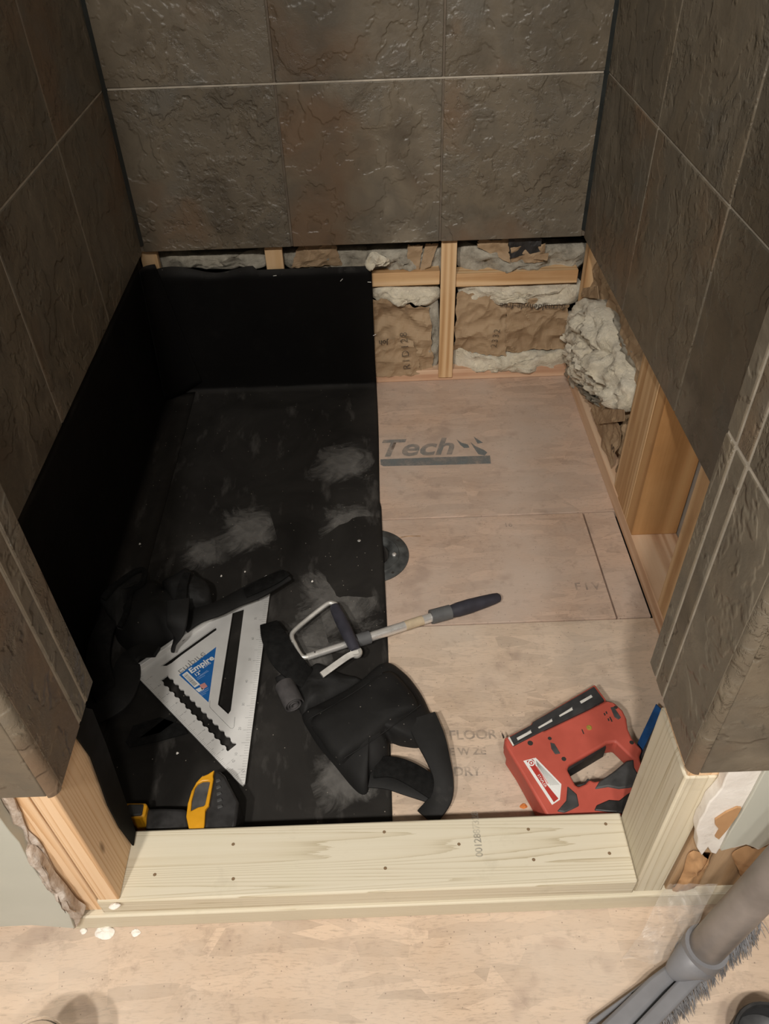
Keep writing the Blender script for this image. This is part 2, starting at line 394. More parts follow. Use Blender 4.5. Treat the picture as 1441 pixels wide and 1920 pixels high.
k.done(k.ramp(f, [(.35, (.008, .0077, .0074)), (.62, (.016, .0155, .015)), (.80, (.06, .056, .051))]), .72, k.bump(k.noise(220, 3), .25, .0008)); k.b.inputs['Specular IOR Level'].default_value = .3
k = NT('knee_leather'); f = k.noise(7, 6, .6); c = k.ramp(f, [(.35, (.008, .0077, .0074)), (.65, (.017, .0165, .016)), (.85, (.045, .042, .038))])
c = k.mix(k.ramp(k.vor(75), [(.05, .5), (.09, 0.0)]), c, (.32, .29, .25))
k.done(c, .72, k.bump(k.noise(160, 4), .15, .0008)); k.b.inputs['Specular IOR Level'].default_value = .22
plain('fleece', (.010, .0098, .0095), .95, var=.4, sc=90, bump=.8, spec=.1)
plain('webbing', (.055, .050, .050), .8, var=.3, sc=60, bump=.4)
plain('broom_grey', (.20, .20, .212), .5, var=.12, sc=20, bump=.05); plain('tube_grey', (.215, .19, .175), .42, .15, var=.35, sc=14); plain('bristle', (.20, .20, .21), .6, var=.4)
plain('drain_black', (.055, .058, .057), .55, var=.7, sc=40, bump=.2)
plain('white_chip', (.82, .78, .72), .9, var=.1, bump=.4); plain('wood_chip', (.62, .45, .26), .8); plain('nail_brown', (.20, .13, .07), .8); plain('text_grey', (.30, .30, .28), .7, var=.05)
plain('orange_chip', (.62, .20, .05), .8)
k = NT('clear_plastic'); k.done((.97, .96, .94), .12, k.bump(k.noise(30, 3), .1, .001), Transmission_Weight=1.0, IOR=1.18)
k = NT('cling_film'); tr = k.n('BsdfTransparent'); mx = k.n('MixShader'); k.set(mx.inputs[0], k.ramp(k.noise(14, 5, .6, k.mapv((1, .2, 1), (0, 0, -.2))), [(.45, .06), (.58, .16), (.66, .6)])); k.t.links.new(tr.outputs[0], mx.inputs[1]); k.t.links.new(k.b.outputs[0], mx.inputs[2]); k.t.links.new(mx.outputs[0], k.out.inputs[0]); k.done((.75, .72, .68), .25)

# ================================================================== THE SETTING
CUT = 0.384                                                    # height at which the old tile was sawn off
ROWS = [(CUT, .7125), (.7165, 1.045), (1.049, 1.3775)]
XL, XR, YB = -.515, .472, 1.707                                # faces of the tile
# ---- floor
floor = thing('floor', (0, 0.6, 0), 'peach strand board subfloor in four sheets inside and before the shower', kind='structure')
def panel(x0, x1, y0, y1, m):
    return obj('floor_panel', B((x0, y0, -.018), (x1, y1, 0)), m, floor, bevel=.0012)
panel_back = panel(-.56, .585, 1.2145, 1.84, 'subfloor')
bm = extrude([Vector(p) for p in ((-.56, .9255, -.018), (.4215, .9255, -.018), (.4200, 1.2120, -.018), (-.56, 1.2120, -.018))], [[Vector((-.024 + .036*math.cos(a*.2618), 1.108 + .036*math.sin(a*.2618), -.018)) for a in range(24)]], (0, 0, .018))
panel_mid = obj('floor_panel', bm, 'subfloor', floor, bevel=.0012)
bm = extrude([Vector(p) for p in ((.4245, .9255, -.018), (.485, .9255, -.018), (.485, 1.2120, -.018), (.4225, 1.2120, -.018))], [], (0, 0, .018)); obj('floor_panel', bm, 'subfloor', floor, bevel=.001)
panel_front = panel(-1.3, 1.1, -1.6, .9228, 'strand_floor')
obj('joist_deck', B((-1.3, -1.6, -.05), (1.1, 1.84, -.019)), 'dark_cavity', floor)
# ---- tile helpers
TILE = {}
def tile(parent, lo, hi):
    key = tuple(round(hi[i]-lo[i], 4) for i in range(3))
    base = Vector(((lo[0]+hi[0])/2, (lo[1]+hi[1])/2, lo[2]))
    if key not in TILE:
        o = obj('tile', B(lo, hi), 'slate_tile', parent, bevel=.0016, segs=2); TILE[key] = o
        return o
    s = TILE[key]; o = s.copy(); COL.objects.link(o); o.parent = parent; o.location = base - wloc(parent)
    return o
# ---- back wall
wb = thing('wall_back', (0, YB, 0), 'brown slate tile back wall cut off above the open framing', kind='structure')
obj('backer_board', B((-.535, YB+.009, CUT+.002), (.50, YB+.021, 2.4)), 'backer', wb)
obj('grout', B((-.518, YB+.0022, CUT+.001), (.476, YB+.0088, 1.40)), 'dark_grout', wb)
for za, zb in ((.7128, .7162), (1.0453, 1.0487)): obj('bed_joint', B((-.510, YB+.0010, za), (.468, YB+.0060, zb)), 'pale_grout', wb)
for z0, z1 in ROWS:
    for x0, x1 in ((XL+.004, -.182), (-.178, .1485), (.1525, XR-.004)): tile(wb, (x0, YB, z0), (x1, YB+.008, z1))
obj('bottom_plate', B((-.535, 1.735, 0), (.4865, 1.825, .031)), 'plate_x', wb, bevel=.002)
for x0, x1 in ((.156, .192), (-.247, -.207), (-.530, -.492)): obj('furring_strip', B((x0, 1.7275 if x0 > 0 else 1.732, .012 if x0 > 0 else .032), (x1, 1.7345 if x0 > 0 else 1.75, .55)), 'pine_z', wb, bevel=.0015)
obj('blocking', B((-.20, 1.7355, .266), (.155, 1.775, .300)), 'pine_x', wb, bevel=.002)
obj('blocking', B((.193, 1.7355, .258), (.481, 1.775, .291)), 'pine_x', wb, bevel=.002)
obj('sheathing', B((-.56, 1.845, 0), (.61, 1.86, 2.4)), 'dark_cavity', wb)
# ---- right wall
wr = thing('wall_right', (XR, 1.1, 0), 'brown slate tile right wall cut off above bare studs', kind='structure')
obj('backer_board', B((XR+.009, .49, CUT+.002), (XR+.0125, 1.72, 2.4)), 'backer', wr)
obj('grout', B((XR+.0022, .545, CUT+.001), (XR+.0088, 1.711, 1.40)), 'pale_grout', wr)
for z0, z1 in ROWS:
    for y0, y1 in ((1.362, YB-.004), (1.030, 1.358), (.700, 1.026), (.545, .696)): tile(wr, (XR, y0, z0), (XR+.008, y1, z1))
obj('bottom_plate', B((.4870, .50, 0), (.577, 1.734, .038)), 'plate_y', wr, bevel=.002)
for y0, y1, m, x0 in ((1.100, 1.142, 'fir_z', .4865), (1.1435, 1.212, 'pine_z', .4868), (1.2135, 1.252, 'pine_z', .489), (1.700, 1.7345, 'pine_z', .4885)):
    obj('stud', B((x0, y0, .0385), (.576, y1, 2.35)), m, wr, bevel=.002)
obj('stud', B((.4885, .84, .0385), (.527, .925, 2.35)), 'pine_z', wr, bevel=.002)
obj('backing_panel', B((.5775, .45, 0), (.59, 1.84, 2.4)), 'grey_backing', wr)
# ---- left wall
wl = thing('wall_left', (XL, 1.1, 0), 'shadowed brown slate tile left wall above black liner', kind='structure')
obj('backer_board', B((XL-.0125, .49, CUT+.002), (XL-.009, 1.72, 2.4)), 'backer', wl)
obj('grout', B((XL-.0088, .545, CUT+.001), (XL-.0016, 1.711, 1.40)), 'pale_grout', wl)
for z0, z1 in ROWS:
    for y0, y1 in ((1.392, YB-.004), (1.060, 1.388), (.730, 1.056), (.545, .726)): tile(wl, (XL-.008, y0, z0), (XL, y1, z1))
obj('backing_panel', B((-.575, .45, 0), (-.545, 1.84, 2.4)), 'dark_cavity', wl)
# ---- dark caulk lines in the two inner corners
for n, x in ((1, XL), (2, XR)):
    s = 1 if x < 0 else -1
    t = obj('trim_%d' % n, extrude([Vector(p) for p in ((x-s*.001, YB+.001, .40), (x+s*.0078, YB+.001, .40), (x-s*.001, YB-.0078, .40))], [], (0, 0, .98)), 'caulk')
    tag(t, 'dark caulk line up the %s back corner of the tile' % ('left' if n == 1 else 'right'), kind='structure')
# ---- front walls with the jambs of the opening
JL, JR, JF, JBK = -.338, .300, .404, .544
def jamb(side):
    s = -1 if side == 'left' else 1; x = JL if s < 0 else JR
    w = thing('wall_front_' + side, (x + s*.15, .45, 0), '%s front wall beside the shower opening, slate tile over bare studs' % side, kind='structure')
    def bx(xa, xb, y0, y1, z0, z1): return (min(x+s*xa, x+s*xb), y0, z0), (max(x+s*xa, x+s*xb), y1, z1)
    # inner (reveal) face of the jamb
    cut = CUT + (.003 if s < 0 else 0)
    ys = ((JF+.010, .4925), (.4965, .5195), (.5235, JBK)) if s > 0 else ((JF+.010, .4865), (.4905, .5125), (.5165, JBK))
    for z0, z1 in [(cut, .7125)] + ROWS[1:]:
        for y0, y1 in ys: tile(w, *bx(0, .008, y0, y1, z0, z1))
    obj('grout', B(*bx(.0012, .0088, JF+.012, JBK-.002, cut+.001, 1.40)), 'pale_grout', w)
    # rounded corner strip and front face
    for z0, z1 in [(cut, .7125)] + ROWS[1:]:
        ang = [math.pi/2*i/6 for i in range(7)]
        prof = [Vector((x + s*(.011-.011*math.cos(a)), JF + .011 - .011*math.sin(a) - .0012, z0)) for a in ang] + [Vector((x+s*.011, JF+.0085, z0)), Vector((x+s*.008, JF+.0095, z0))]
        obj('edge_tile', extrude(prof, [], (0, 0, z1-z0)), 'slate_tile', w, smooth=40)
        for a, b in ((.0125, .343), (.347, .67)): tile(w, *bx(a, b, JF, JF+.008, z0, z1))
    obj('grout', B(*bx(.010, .67, JF+.0022, JF+.0088, cut+.001, 1.40)), 'grout', w)
    obj('backer_board', B(*bx(.009, .67, JF+.009, JF+.0205, cut+.004, 2.4)), 'backer', w)
    obj('backer_board', B(*bx(.0095, .0205, .515, JBK-.004, cut+.004, 2.4)), 'backer', w)
    obj('backer_board', B(*bx(.021, .225, .515, JBK-.004, cut+.004, 2.4)), 'backer', w)
    return w
wfl = jamb('left'); wfr = jamb('right')
# left jamb framing
obj('stud', B((-.3880, .4255, .0765), (-.360, .513, 2.3)), 'lit_orange_pine_z', wfl, bevel=.002)
obj('stud', B((-.4205, .4285, .0385), (-.3915, .513, 2.3)), 'lit_orange_pine_z', wfl, bevel=.002)
obj('stud', B((-.56, .4300, .0005), (-.4415, .513, 2.3)), 'stained_pine_z', wfl, bevel=.002)
bm = extrude([P(*p, y=.410) for p in ((140, 1741), (128, 1712), (108, 1690), (92, 1668), (70, 1640), (52, 1612), (36, 1580), (18, 1560), (0, 1535), (-10, 1515), (-700, 1516), (-700, 1760), (0, 1738), (60, 1735))], [], (0, .0145, 0)); obj('drywall', bm, 'painted_drywall', wfl, bevel=.001, label='grey-green painted drywall')
bm = puff([P(*p, y=.4255) for p in ((-5, 1530), (-5, 1488), (20, 1488), (38, 1522), (50, 1555), (75, 1580), (95, 1618), (112, 1652), (140, 1690), (150, 1714), (130, 1704), (110, 1684), (90, 1660), (70, 1634), (45, 1600), (18, 1562))], (0, -1, 0), .003, .004, 60, rings=8, back=.001, seed=3); obj('torn_edge', bm, 'torn_paper', wfl, smooth=60)
bm = puff([P(*p, y=.413) for p in ((140, 1741), (150, 1722), (158, 1714), (140, 1700), (118, 1672), (95, 1645), (80, 1620), (60, 1600), (46, 1598), (70, 1634), (92, 1664), (112, 1690), (128, 1710))], (0, -1, 0), .004, .006, 60, rings=6, back=.010, seed=5); obj('torn_edge', bm, 'torn_paper', wfl, smooth=60)
# right jamb framing
obj('treated_post', B((.3150, .4255, .0385), (.3530, .5155, .337)), 'treated_z', wfr, bevel=.0025)
obj('stud', B((.3175, .4265, .3375), (.3570, .513, 2.3)), 'lit_orange_pine_z', wfr, bevel=.002)
obj('stud', B((.3580, .4265, .0385), (.3960, .513, 2.3)), 'stained_pine_z', wfr, bevel=.002)
obj('stud', B((.4000, .4300, .0005), (.52, .5130, 2.3)), 'stained_pine_z', wfr, bevel=.002)
Z4 = lambda x, y: (1180 + x/4.364, 1180 + y/4.364)
bm = extrude([P(*Z4(*p), y=.411) for p in ((790, 1140), (815, 1165), (780, 1230), (755, 1300), (700, 1370), (650, 1420), (610, 1510), (570, 1570), (545, 1650), (560, 1720), (550, 1790), (590, 1855), (640, 1790), (665, 1830), (710, 1842), (735, 1800), (860, 1790), (950, 1765), (1010, 1785), (1050, 1810), (1139, 1760), (3600, 1690), (3600, 1090))], [], (0, .0145, 0)); obj('drywall', bm, 'gypsum', wfr, bevel=.0015, label='broken white drywall edge')
bm = extrude([P(*Z4(*p), y=.4065) for p in ((1095, 1180), (1000, 1360), (905, 1525), (820, 1660), (745, 1815), (860, 1785), (950, 1762), (1010, 1780), (1060, 1800), (1139, 1755), (3600, 1690), (3600, 1090), (1120, 1140))], [], (0, .0042, 0)); obj('painted_face', bm, 'painted_drywall', wfr, bevel=.001, label='grey-green paint on drywall')
bm = extrude([P(*Z4(*p), y=.4085) for p in ((700, 1560), (790, 1500), (880, 1460), (915, 1465), (880, 1530), (800, 1640), (730, 1720), (700, 1700), (735, 1640), (700, 1600))], [], (0, .0022, 0)); obj('paper_patch', bm, 'brown_paper', wfr)
bm = puff([P(*p, y=.4245) for p in ((1278, 1640), (1290, 1600), (1310, 1597), (1328, 1612), (1331, 1600), (1318, 1640), (1300, 1665), (1262, 1672))], (0, -1, 0), .008, .006, 40, rings=6, back=.0, seed=8); obj('torn_paper', bm, 'brown_paper', wfr, smooth=60)
bm = puff([P(*p, y=.427) for p in ((1372, 1600), (1396, 1588), (1420, 1592), (1450, 1590), (1450, 1640), (1410, 1660), (1394, 1650), (1380, 1622))], (0, -1, 0), .008, .006, 40, rings=6, back=.0, seed=9); obj('torn_paper', bm, 'brown_paper', wfr, smooth=60)
# ---- ceiling over the shower
cl = obj('ceiling', B((-.575, .404, 2.4), (.59, 1.86, 2.42)), 'painted_drywall'); tag(cl, 'painted ceiling over the shower stall', kind='structure')

# ---- curb of two boards
curb = thing('shower_curb', (-.02, .47, 0), 'pale pressure treated lumber curb across the shower opening', 'curb')
obj('lower_board', B((-.441, .4195, 0), (.475, .509, .0378)), 'treated_x', curb, bevel=.0025)
obj('upper_board', B((-.3905, .4235, .0382), (.3142, .5185, .076)), 'treated_x', curb, bevel=.003)

# ================================================================== INSULATION IN THE OPEN WALL
# kraft facing and glass wool, cell by cell; everything between the furring (y 1.735) and the sheathing (y 1.845)
def wool(name, px, y, depth, amp, label, cat='insulation', mat='insulation', seed=0, group=None, parent=None, sc=28):
    o = obj(name, puff([P(*p, y=y) for p in px], (0, -1, 0), depth, amp, sc, rings=12, back=.02, seed=seed), mat, parent, smooth=80)
    if not parent: tag(o, label, cat, group)
    return o
def kraft_back(px4, y, amp, sc, seed, nu=44, nv=30, parent=None, name='paper_facing'):
    c = [P(*p, y=y) for p in px4]
    o = obj(name, sheet(c[0], c[1], c[2], c[3], nu, nv, (0, -1, 0), amp, sc, seed, ragged=.05), 'kraft', parent)
    return solid(o, .0012)
# left cell
b1 = thing('insulation_batt', P(755, 690, y=1.78), 'torn kraft-faced batt in the wall cell beside the black liner edge', 'insulation')
kraft_back(((690, 700), (812, 700), (806, 575), (690, 556)), 1.748, .012, 26, 1, parent=b1)
kraft_back(((690, 705), (790, 700), (775, 640), (690, 628)), 1.738, .009, 30, 4, 30, 20, parent=b1, name='paper_flap')
wool('wool', ((697, 532), (760, 530), (818, 538), (822, 560), (800, 572), (775, 562), (755, 576), (725, 566), (697, 558)), 1.758, .030, .016, '', seed=2, parent=b1)
wool('wool', ((796, 568), (820, 560), (824, 640), (814, 694), (792, 694), (806, 650), (812, 610)), 1.760, .012, .010, '', seed=3, parent=b1, mat='dusty_insulation')
lettering('R1D128', .026, 'black_ink', P(769, 692, y=1.7225), (-.08, 0, 1), (-1, 0, -.08), b1, 'printed_code', spacing=1.3)
lettering('Joh', .018, 'black_ink', P(727, 638, y=1.7265), (-1, 0, 0), (0, 0, -1), b1, 'printed_word', bold=.0004)
# right cell
b2 = thing('insulation_batt', P(955, 680, y=1.78), 'kraft-faced batt with upside-down print in the wall cell right of the strip', 'insulation')
kraft_back(((850, 660), (948, 664), (950, 556), (856, 548)), 1.748, .012, 24, 7, parent=b2)
kraft_back(((944, 658), (1068, 650), (1064, 560), (950, 548)), 1.752, .016, 24, 12, parent=b2)
wool('wool', ((852, 650), (880, 655), (930, 660), (975, 652), (1020, 655), (1062, 648), (1066, 690), (1000, 696), (930, 694), (880, 690), (850, 690)), 1.762, .034, .016, '', seed=6, parent=b2)
wool('wool', ((865, 530), (905, 532), (955, 532), (1010, 530), (1060, 526), (1088, 530), (1088, 560), (1050, 568), (1010, 572), (985, 562), (950, 560), (905, 570), (880, 558), (860, 556)), 1.762, .030, .018, '', seed=8, parent=b2)
lettering('formaldehyde-free', .021, 'black_ink', P(1060, 572, y=1.7265), P(930, 568, y=1.7265) - P(1060, 572, y=1.7265), (0, 0, -1), b2, 'printed_word', bold=.0004, spacing=1.02)
lettering('2332', .022, 'black_ink', P(930, 652, y=1.7285), (.12, 0, 1), (-1, 0, 0), b2, 'printed_code', spacing=1.25)
# upper row above the blocking
b3 = thing('insulation_batt', P(760, 505, y=1.79), 'grey dusty wool and paper scraps above the blocking, left of the furring strip', 'insulation')
wool('wool', ((690, 462), (760, 462), (826, 464), (826, 512), (760, 512), (690, 508)), 1.775, .022, .018, '', seed=11, parent=b3, mat='dusty_insulation')
kraft_back(((762, 506), (785, 506), (792, 458), (764, 458)), 1.752, .006, 30, 15, 14, 16, parent=b3, name='paper_scrap')
kraft_back(((786, 508), (806, 500), (822, 458), (798, 458)), 1.747, .006, 30, 16, 14, 16, parent=b3, name='paper_scrap')
b4 = thing('insulation_batt', P(980, 500, y=1.79), 'grey dusty wool with folded kraft paper under the tile, right upper cell', 'insulation')
wool('wool', ((862, 455), (940, 458), (1020, 455), (1098, 456), (1098, 492), (1070, 506), (1000, 510), (930, 512), (864, 510)), 1.775, .026, .018, '', seed=13, parent=b4, mat='dusty_insulation')
kraft_back(((894, 462), (956, 492), (952, 448), (896, 448)), 1.748, .008, 30, 18, 20, 14, parent=b4, name='paper_scrap')
kraft_back(((958, 492), (1018, 490), (1022, 455), (956, 462)), 1.745, .008, 34, 19, 20, 14, parent=b4, name='paper_scrap')
kraft_back(((1000, 486), (1026, 488), (1028, 474), (1004, 478)), 1.733, .003, 34, 21, 8, 6, parent=b4, name='paper_scrap')
bm = sheet(P(956, 484, y=1.742), P(1012, 470, y=1.742), P(1015, 446, y=1.742), P(952, 446, y=1.742), 20, 10, (0, -1, 0), .005, 34, 23); solid(obj('black_scrap', bm, 'black_plastic', b4), .001)
b5 = thing('insulation_batt', P(480, 490, y=1.79), 'strip of dirty wool showing between the tile and the top of the black liner', 'insulation')
wool('wool', ((300, 466), (400, 470), (470, 466), (496, 464), (496, 500), (400, 500), (300, 500)), 1.778, .026, .014, '', seed=17, parent=b5, mat='dusty_insulation')
wool('wool', ((532, 466), (600, 462), (690, 464), (690, 505), (600, 505), (532, 500)), 1.778, .026, .014, '', seed=19, parent=b5, mat='dusty_insulation')
kraft_back(((545, 500), (640, 498), (630, 458), (560, 460)), 1.748, .008, 34, 27, 24, 12, parent=b5, name='paper_scrap')
tuft = obj('wool_tuft', puff([P(*p, y=1.722) for p in ((684, 497), (690, 482), (698, 474), (712, 478), (730, 488), (726, 499), (708, 497), (694, 507))], (0, -1, 0), .018, .014, 45, rings=8, back=.006, seed=21), 'insulation', smooth=80)
tag(tuft, 'small white wool tuft sticking out over the top corner of the black liner', 'insulation')
# right wall cell
b6 = thing('insulation_batt', (.53, 1.48, .04), 'torn cream wool batt bulging out of the right wall over kraft paper', 'insulation')
w = [P(*p, x=.492) for p in ((1066, 622), (1064, 600), (1085, 572), (1100, 558), (1118, 566), (1136, 590), (1150, 640), (1165, 680), (1178, 730), (1176, 752), (1168, 772), (1150, 764), (1130, 745), (1110, 735), (1092, 722), (1078, 700), (1066, 665))]
obj('wool', puff(w, (-1, 0, 0), .034, .026, 30, rings=26, back=.03, seed=31), 'insulation', b6, smooth=80)
w = [P(*p, x=.497) for p in ((1062, 640), (1076, 680), (1075, 705), (1100, 728), (1130, 752), (1152, 768), (1140, 772), (1110, 752), (1085, 735), (1066, 712), (1060, 680))]
obj('dirty_wool', puff(w, (-1, 0, 0), .016, .014, 34, rings=8, back=.02, seed=33), 'dusty_insulation', b6, smooth=80)
w = [P(*p, x=.512) for p in ((1128, 560), (1150, 580), (1180, 640), (1196, 668), (1186, 690), (1165, 650), (1145, 620))]
obj('wool', puff(w, (-1, 0, 0), .012, .014, 34, rings=8, back=.02, seed=35), 'dusty_insulation', b6, smooth=80)
solid(obj('paper_facing', sheet((.515, 1.695, .04), (.515, 1.255, .04), (.515, 1.255, .40), (.515, 1.695, .40), 46, 40, (-1, 0, 0), .016, 24, 41), 'kraft', b6), .0012)
solid(obj('paper_flap', sheet((.497, 1.50, .055), (.497, 1.30, .045), (.497, 1.27, .16), (.497, 1.44, .15), 30, 24, (-1, 0, 0), .010, 26, 43), 'kraft', b6), .0012)
a = [P(*p, x=.484) for p in ((1124, 795), (1166, 790), (1168, 768), (1134, 766))]
solid(obj('paper_scrap', sheet(*a, 14, 10, (-1, 0, 0), .006, 30, 45), 'kraft', b6), .0012)
a = [P(*p, x=.484) for p in ((1092, 556), (1120, 560), (1122, 536), (1096, 540))]
solid(obj('paper_scrap', sheet(*a, 14, 10, (-1, 0, 0), .006, 30, 47), 'kraft', b6), .0012)
for t, p, s in (('S', (1150, 850), .030),):
    lettering(t, s, 'black_ink', P(*p, x=.4855), (0, .2, 1), (0, 1, .1), b6, 'printed_word', bold=.0006)

# ================================================================== PAN LINER
lin = thing('pan_liner', (-.27, 1.1, 0), 'dusty black rubber pan liner covering the left half of the shower floor', 'liner')
def strip(profile, x0, x1, axis, n=40, wob=.0015):
    """sheet: profile is a list of (a, z) swept along the other axis"""
    bm = bmesh.new(); g = []
    for j in range(n+1):
        t = x0 + (x1-x0)*j/n; row = []
        for a, z in profile:
            q = Vector((t, a, z)) if axis == 'x' else Vector((a, t, z))
            k = fbm(q, 6)*wob
            row.append(bm.verts.new(q + (Vector((0, -abs(k) if axis == 'x' else 0, abs(k))) if axis == 'x' else Vector((abs(k), 0, abs(k))))))
        g.append(row)
    for a, b in zip(g, g[1:]):
        for k in range(len(profile)-1): bm.faces.new((a[k], a[k+1], b[k+1], b[k]))
    return bm
def bend(r, n=6): return [(r - r*math.sin(math.pi/2*i/n), r - r*math.cos(math.pi/2*i/n)) for i in range(n+1)]
# floor with back upstand (right edge near the middle of the floor, a little step half way)
prof = [(.5205 + i*(1.700-.5205)/60, .0016) for i in range(61)] + [(1.690 + .015 + .016*math.sin(math.pi/2*i/6), .0016 + .016 - .016*math.cos(math.pi/2*i/6)) for i in range(0, 7)] + [(1.7215, .032 + i*.030) for i in range(1, 10)] + [(1.7225, .326)]
bm = bmesh.new(); g = []; n = 60
for j in range(n+1):
    row = []
    for i, (yy, zz) in enumerate(prof):
        xr = -.004 + (.003 if yy < 1.262 else 0.0) + .0015*math.sin(yy*9) - (.001 if zz > .05 else 0)
        xx = -.531 + (xr + .531)*j/n
        top = .010*math.sin(j*.27)*(j/n < .5) + .012*math.exp(-((j/n-.22)/.12)**2) if i == len(prof)-1 else 0
        q = Vector((xx, yy, zz + top)); k = abs(fbm(q, 5))*.002*(0.2 if j > n-2 else 1)
        k += .0080*math.exp(-((Vector((xx+.024, yy-1.108)).length)/.115)**2) if zz < .01 else 0
        row.append(bm.verts.new(q + (Vector((0, 0, k)) if zz < .01 else Vector((0, -k*1.5, 0)))))
    g.append(row)
for a, b in zip(g, g[1:]):
    for q in range(len(prof)-1): bm.faces.new((a[q], a[q+1], b[q+1], b[q]))
solid(obj('floor_sheet', bm, 'liner', lin, smooth=60), .0016)
# left upstand
prof = [(-.532 + .004*math.sin(i*.7), .372 - i*.034) for i in range(10)] + [(-.531 + .032 - .032*math.cos(math.pi/2*i/6), .004 + .032 - .032*math.sin(math.pi/2*i/6)) for i in range(7)] + [(-.470, .0042)]
solid(obj('side_upstand', strip(prof, .515, 1.716, 'y', 50, .004), 'liner', lin, smooth=60), .0016)
# folded corner ear
bm = bmesh.new(); g = []; nu, nv = 20, 24
for j in range(nv+1):
    t = j/nv; row = []                                          # t: 0 at the top, 1 at the bottom
    for i in range(nu+1):
        a = i/nu; r = .030 + .050*t; ang = math.pi/2*a          # a quarter turn from the side upstand to the back upstand
        x = -.527 + r*(1-math.cos(ang))*1.0; y = 1.7185 - r*(1-math.sin(ang))
        zb = .034 - .022*math.sin(math.pi*a); z = .350*(1-t) + zb*t
        row.append(bm.verts.new((x, y - .001, z)))
    g.append(row)
for a, b in zip(g, g[1:]):
    for i in range(nu): bm.faces.new((a[i], a[i+1], b[i+1], b[i]))
solid(obj('corner_fold', bm, 'liner', lin, smooth=60), .003)
# flap turned up on the left jamb stud
fl = [P(*p, x=-.3575) for p in ((126, 1370), (142, 1384), (168, 1420), (186, 1470), (200, 1510), (222, 1552), (248, 1586), (252, 1560), (236, 1510), (196, 1395), (170, 1330), (130, 1320))]
bm = extrude([p + Vector((.0, 0, 0)) for p in fl], [], (.0022, 0, 0)); obj('jamb_flap', bm, 'liner', lin, bevel=.0006)
# loose offcut strips and dust
for px in (((236, 1392), (250, 1362), (300, 1346), (345, 1362), (352, 1376), (300, 1390), (244, 1402)), ((262, 1385), (310, 1348), (345, 1330), (350, 1338), (300, 1375))):
    obj('offcut', extrude([P(*p, z=.0065) for p in px], [], (0, 0, .002)), 'fleece', lin)
def dustpatch(px, mat):
    obj('dust_smudge', (lambda bm: (bm.faces.new([bm.verts.new(P(*p, z=.0058)) for p in px]), bm)[1])(bmesh.new()), mat, lin)
dustpatch(((400, 955), (500, 940), (530, 1045), (405, 1060)), 'dust_patch')
dustpatch(((590, 940), (712, 935), (716, 1030), (600, 1030)), 'faint_dust')
dustpatch(((600, 840), (706, 820), (710, 920), (560, 915)), 'faint_dust')
dustpatch(((540, 1060), (716, 1040), (720, 1240), (560, 1210)), 'faint_dust')
dustpatch(((500, 1180), (600, 1150), (640, 1290), (520, 1300)), 'faint_dust')
dustpatch(((330, 1020), (430, 1000), (440, 1060), (340, 1075)), 'faint_dust')
dustpatch(((560, 1400), (726, 1400), (730, 1530), (600, 1530)), 'faint_dust')
for p, a in (((515, 517), .1), ((640, 525), .8), ((692, 529), -.1), ((702, 628), .4)):
    c = P(*p, y=1.716); d = Vector((math.cos(a), 0, math.sin(a)))*.004
    obj('staple', tube(bmesh.new(), [c-d, c+d], .0007, 6), 'bright_metal', lin)
for p, where in (((459, 1072), 'behind the tip of the long knee pad strap'), ((415, 1080), 'between the heaped knee pad and the dusty patch'), ((332, 1412), 'left of the square near its pointed tip'), ((585, 1090), 'left of the drain above the wire yoke'), ((262, 1020), 'at the foot of the left upstand')):
    c = P(*p, z=.006); r = .0022
    o = obj('plaster_crumb', puff([c + Vector((r*math.cos(a)*random.uniform(.6, 1.3), r*math.sin(a)*random.uniform(.6, 1.3), 0)) for a in (0, 1.2, 2.4, 3.6, 4.8)], (0, 0, 1), .002, .0008, 300, rings=3, back=.0005), 'white_chip')
    tag(o, 'tiny white plaster crumb ' + where, 'crumb', 'plaster crumbs on the liner')

# ================================================================== PRINT ON THE FLOOR SHEETS
def stamp(t, size, a, b, mat, z=.0006, up=None, **kw):
    o, e = P(*a, z=z), P(*b, z=z); xd = e - o; yd = Vector((-xd.y, xd.x, 0))
    return lettering(t, size, mat, o, xd, yd, floor_parent, 'stamp_print', **kw)
floor_parent = panel_back
stamp('Tech', .088, (705, 856), (846, 851), 'stamp_ink', bold=.0022, shear=.3, spacing=1.0)
TQ = lambda p: (700 + p[0]/6.004, 800 + p[1]/6.004)
for q in (((75, 368), (600, 348), (900, 338), (1310, 325), (1320, 415), (600, 435), (110, 445), (80, 430)), ((930, 140), (990, 180), (1060, 200), (1080, 235), (1020, 240), (980, 210)), ((1090, 175), (1150, 220), (1240, 260), (1280, 290), (1250, 325), (1180, 310), (1150, 270)), ((1125, 110), (1170, 140), (1230, 180), (1170, 190))):
    obj('stamp_print', extrude([P(*TQ(p), z=.0006) for p in q], [], (0, 0, .0001)), 'stamp_ink', panel_back)
floor_parent = panel_front
stamp('FLOOR', .024, (842, 1387), (914, 1385), 'faint_ink', bold=.0005); stamp('E W ZE', .018, (842, 1416), (914, 1414), 'faint_ink', bold=.0005); stamp('DRY', .022, (850, 1455), (892, 1454), 'faint_ink', bold=.0005)
floor_parent = panel_mid
stamp('F I V', .026, (1078, 1106), (1130, 1105), 'faint_ink', bold=.0005); stamp('16', .018, (945, 988), (962, 987), 'faint_ink')
floor_parent = curb
lettering('0012887328', .0135, 'faint_ink', P(905, 1607, z=.0766), (0, 1, 0), (-1, 0, 0), curb, 'stamp_print', bold=.0003, spacing=.95)
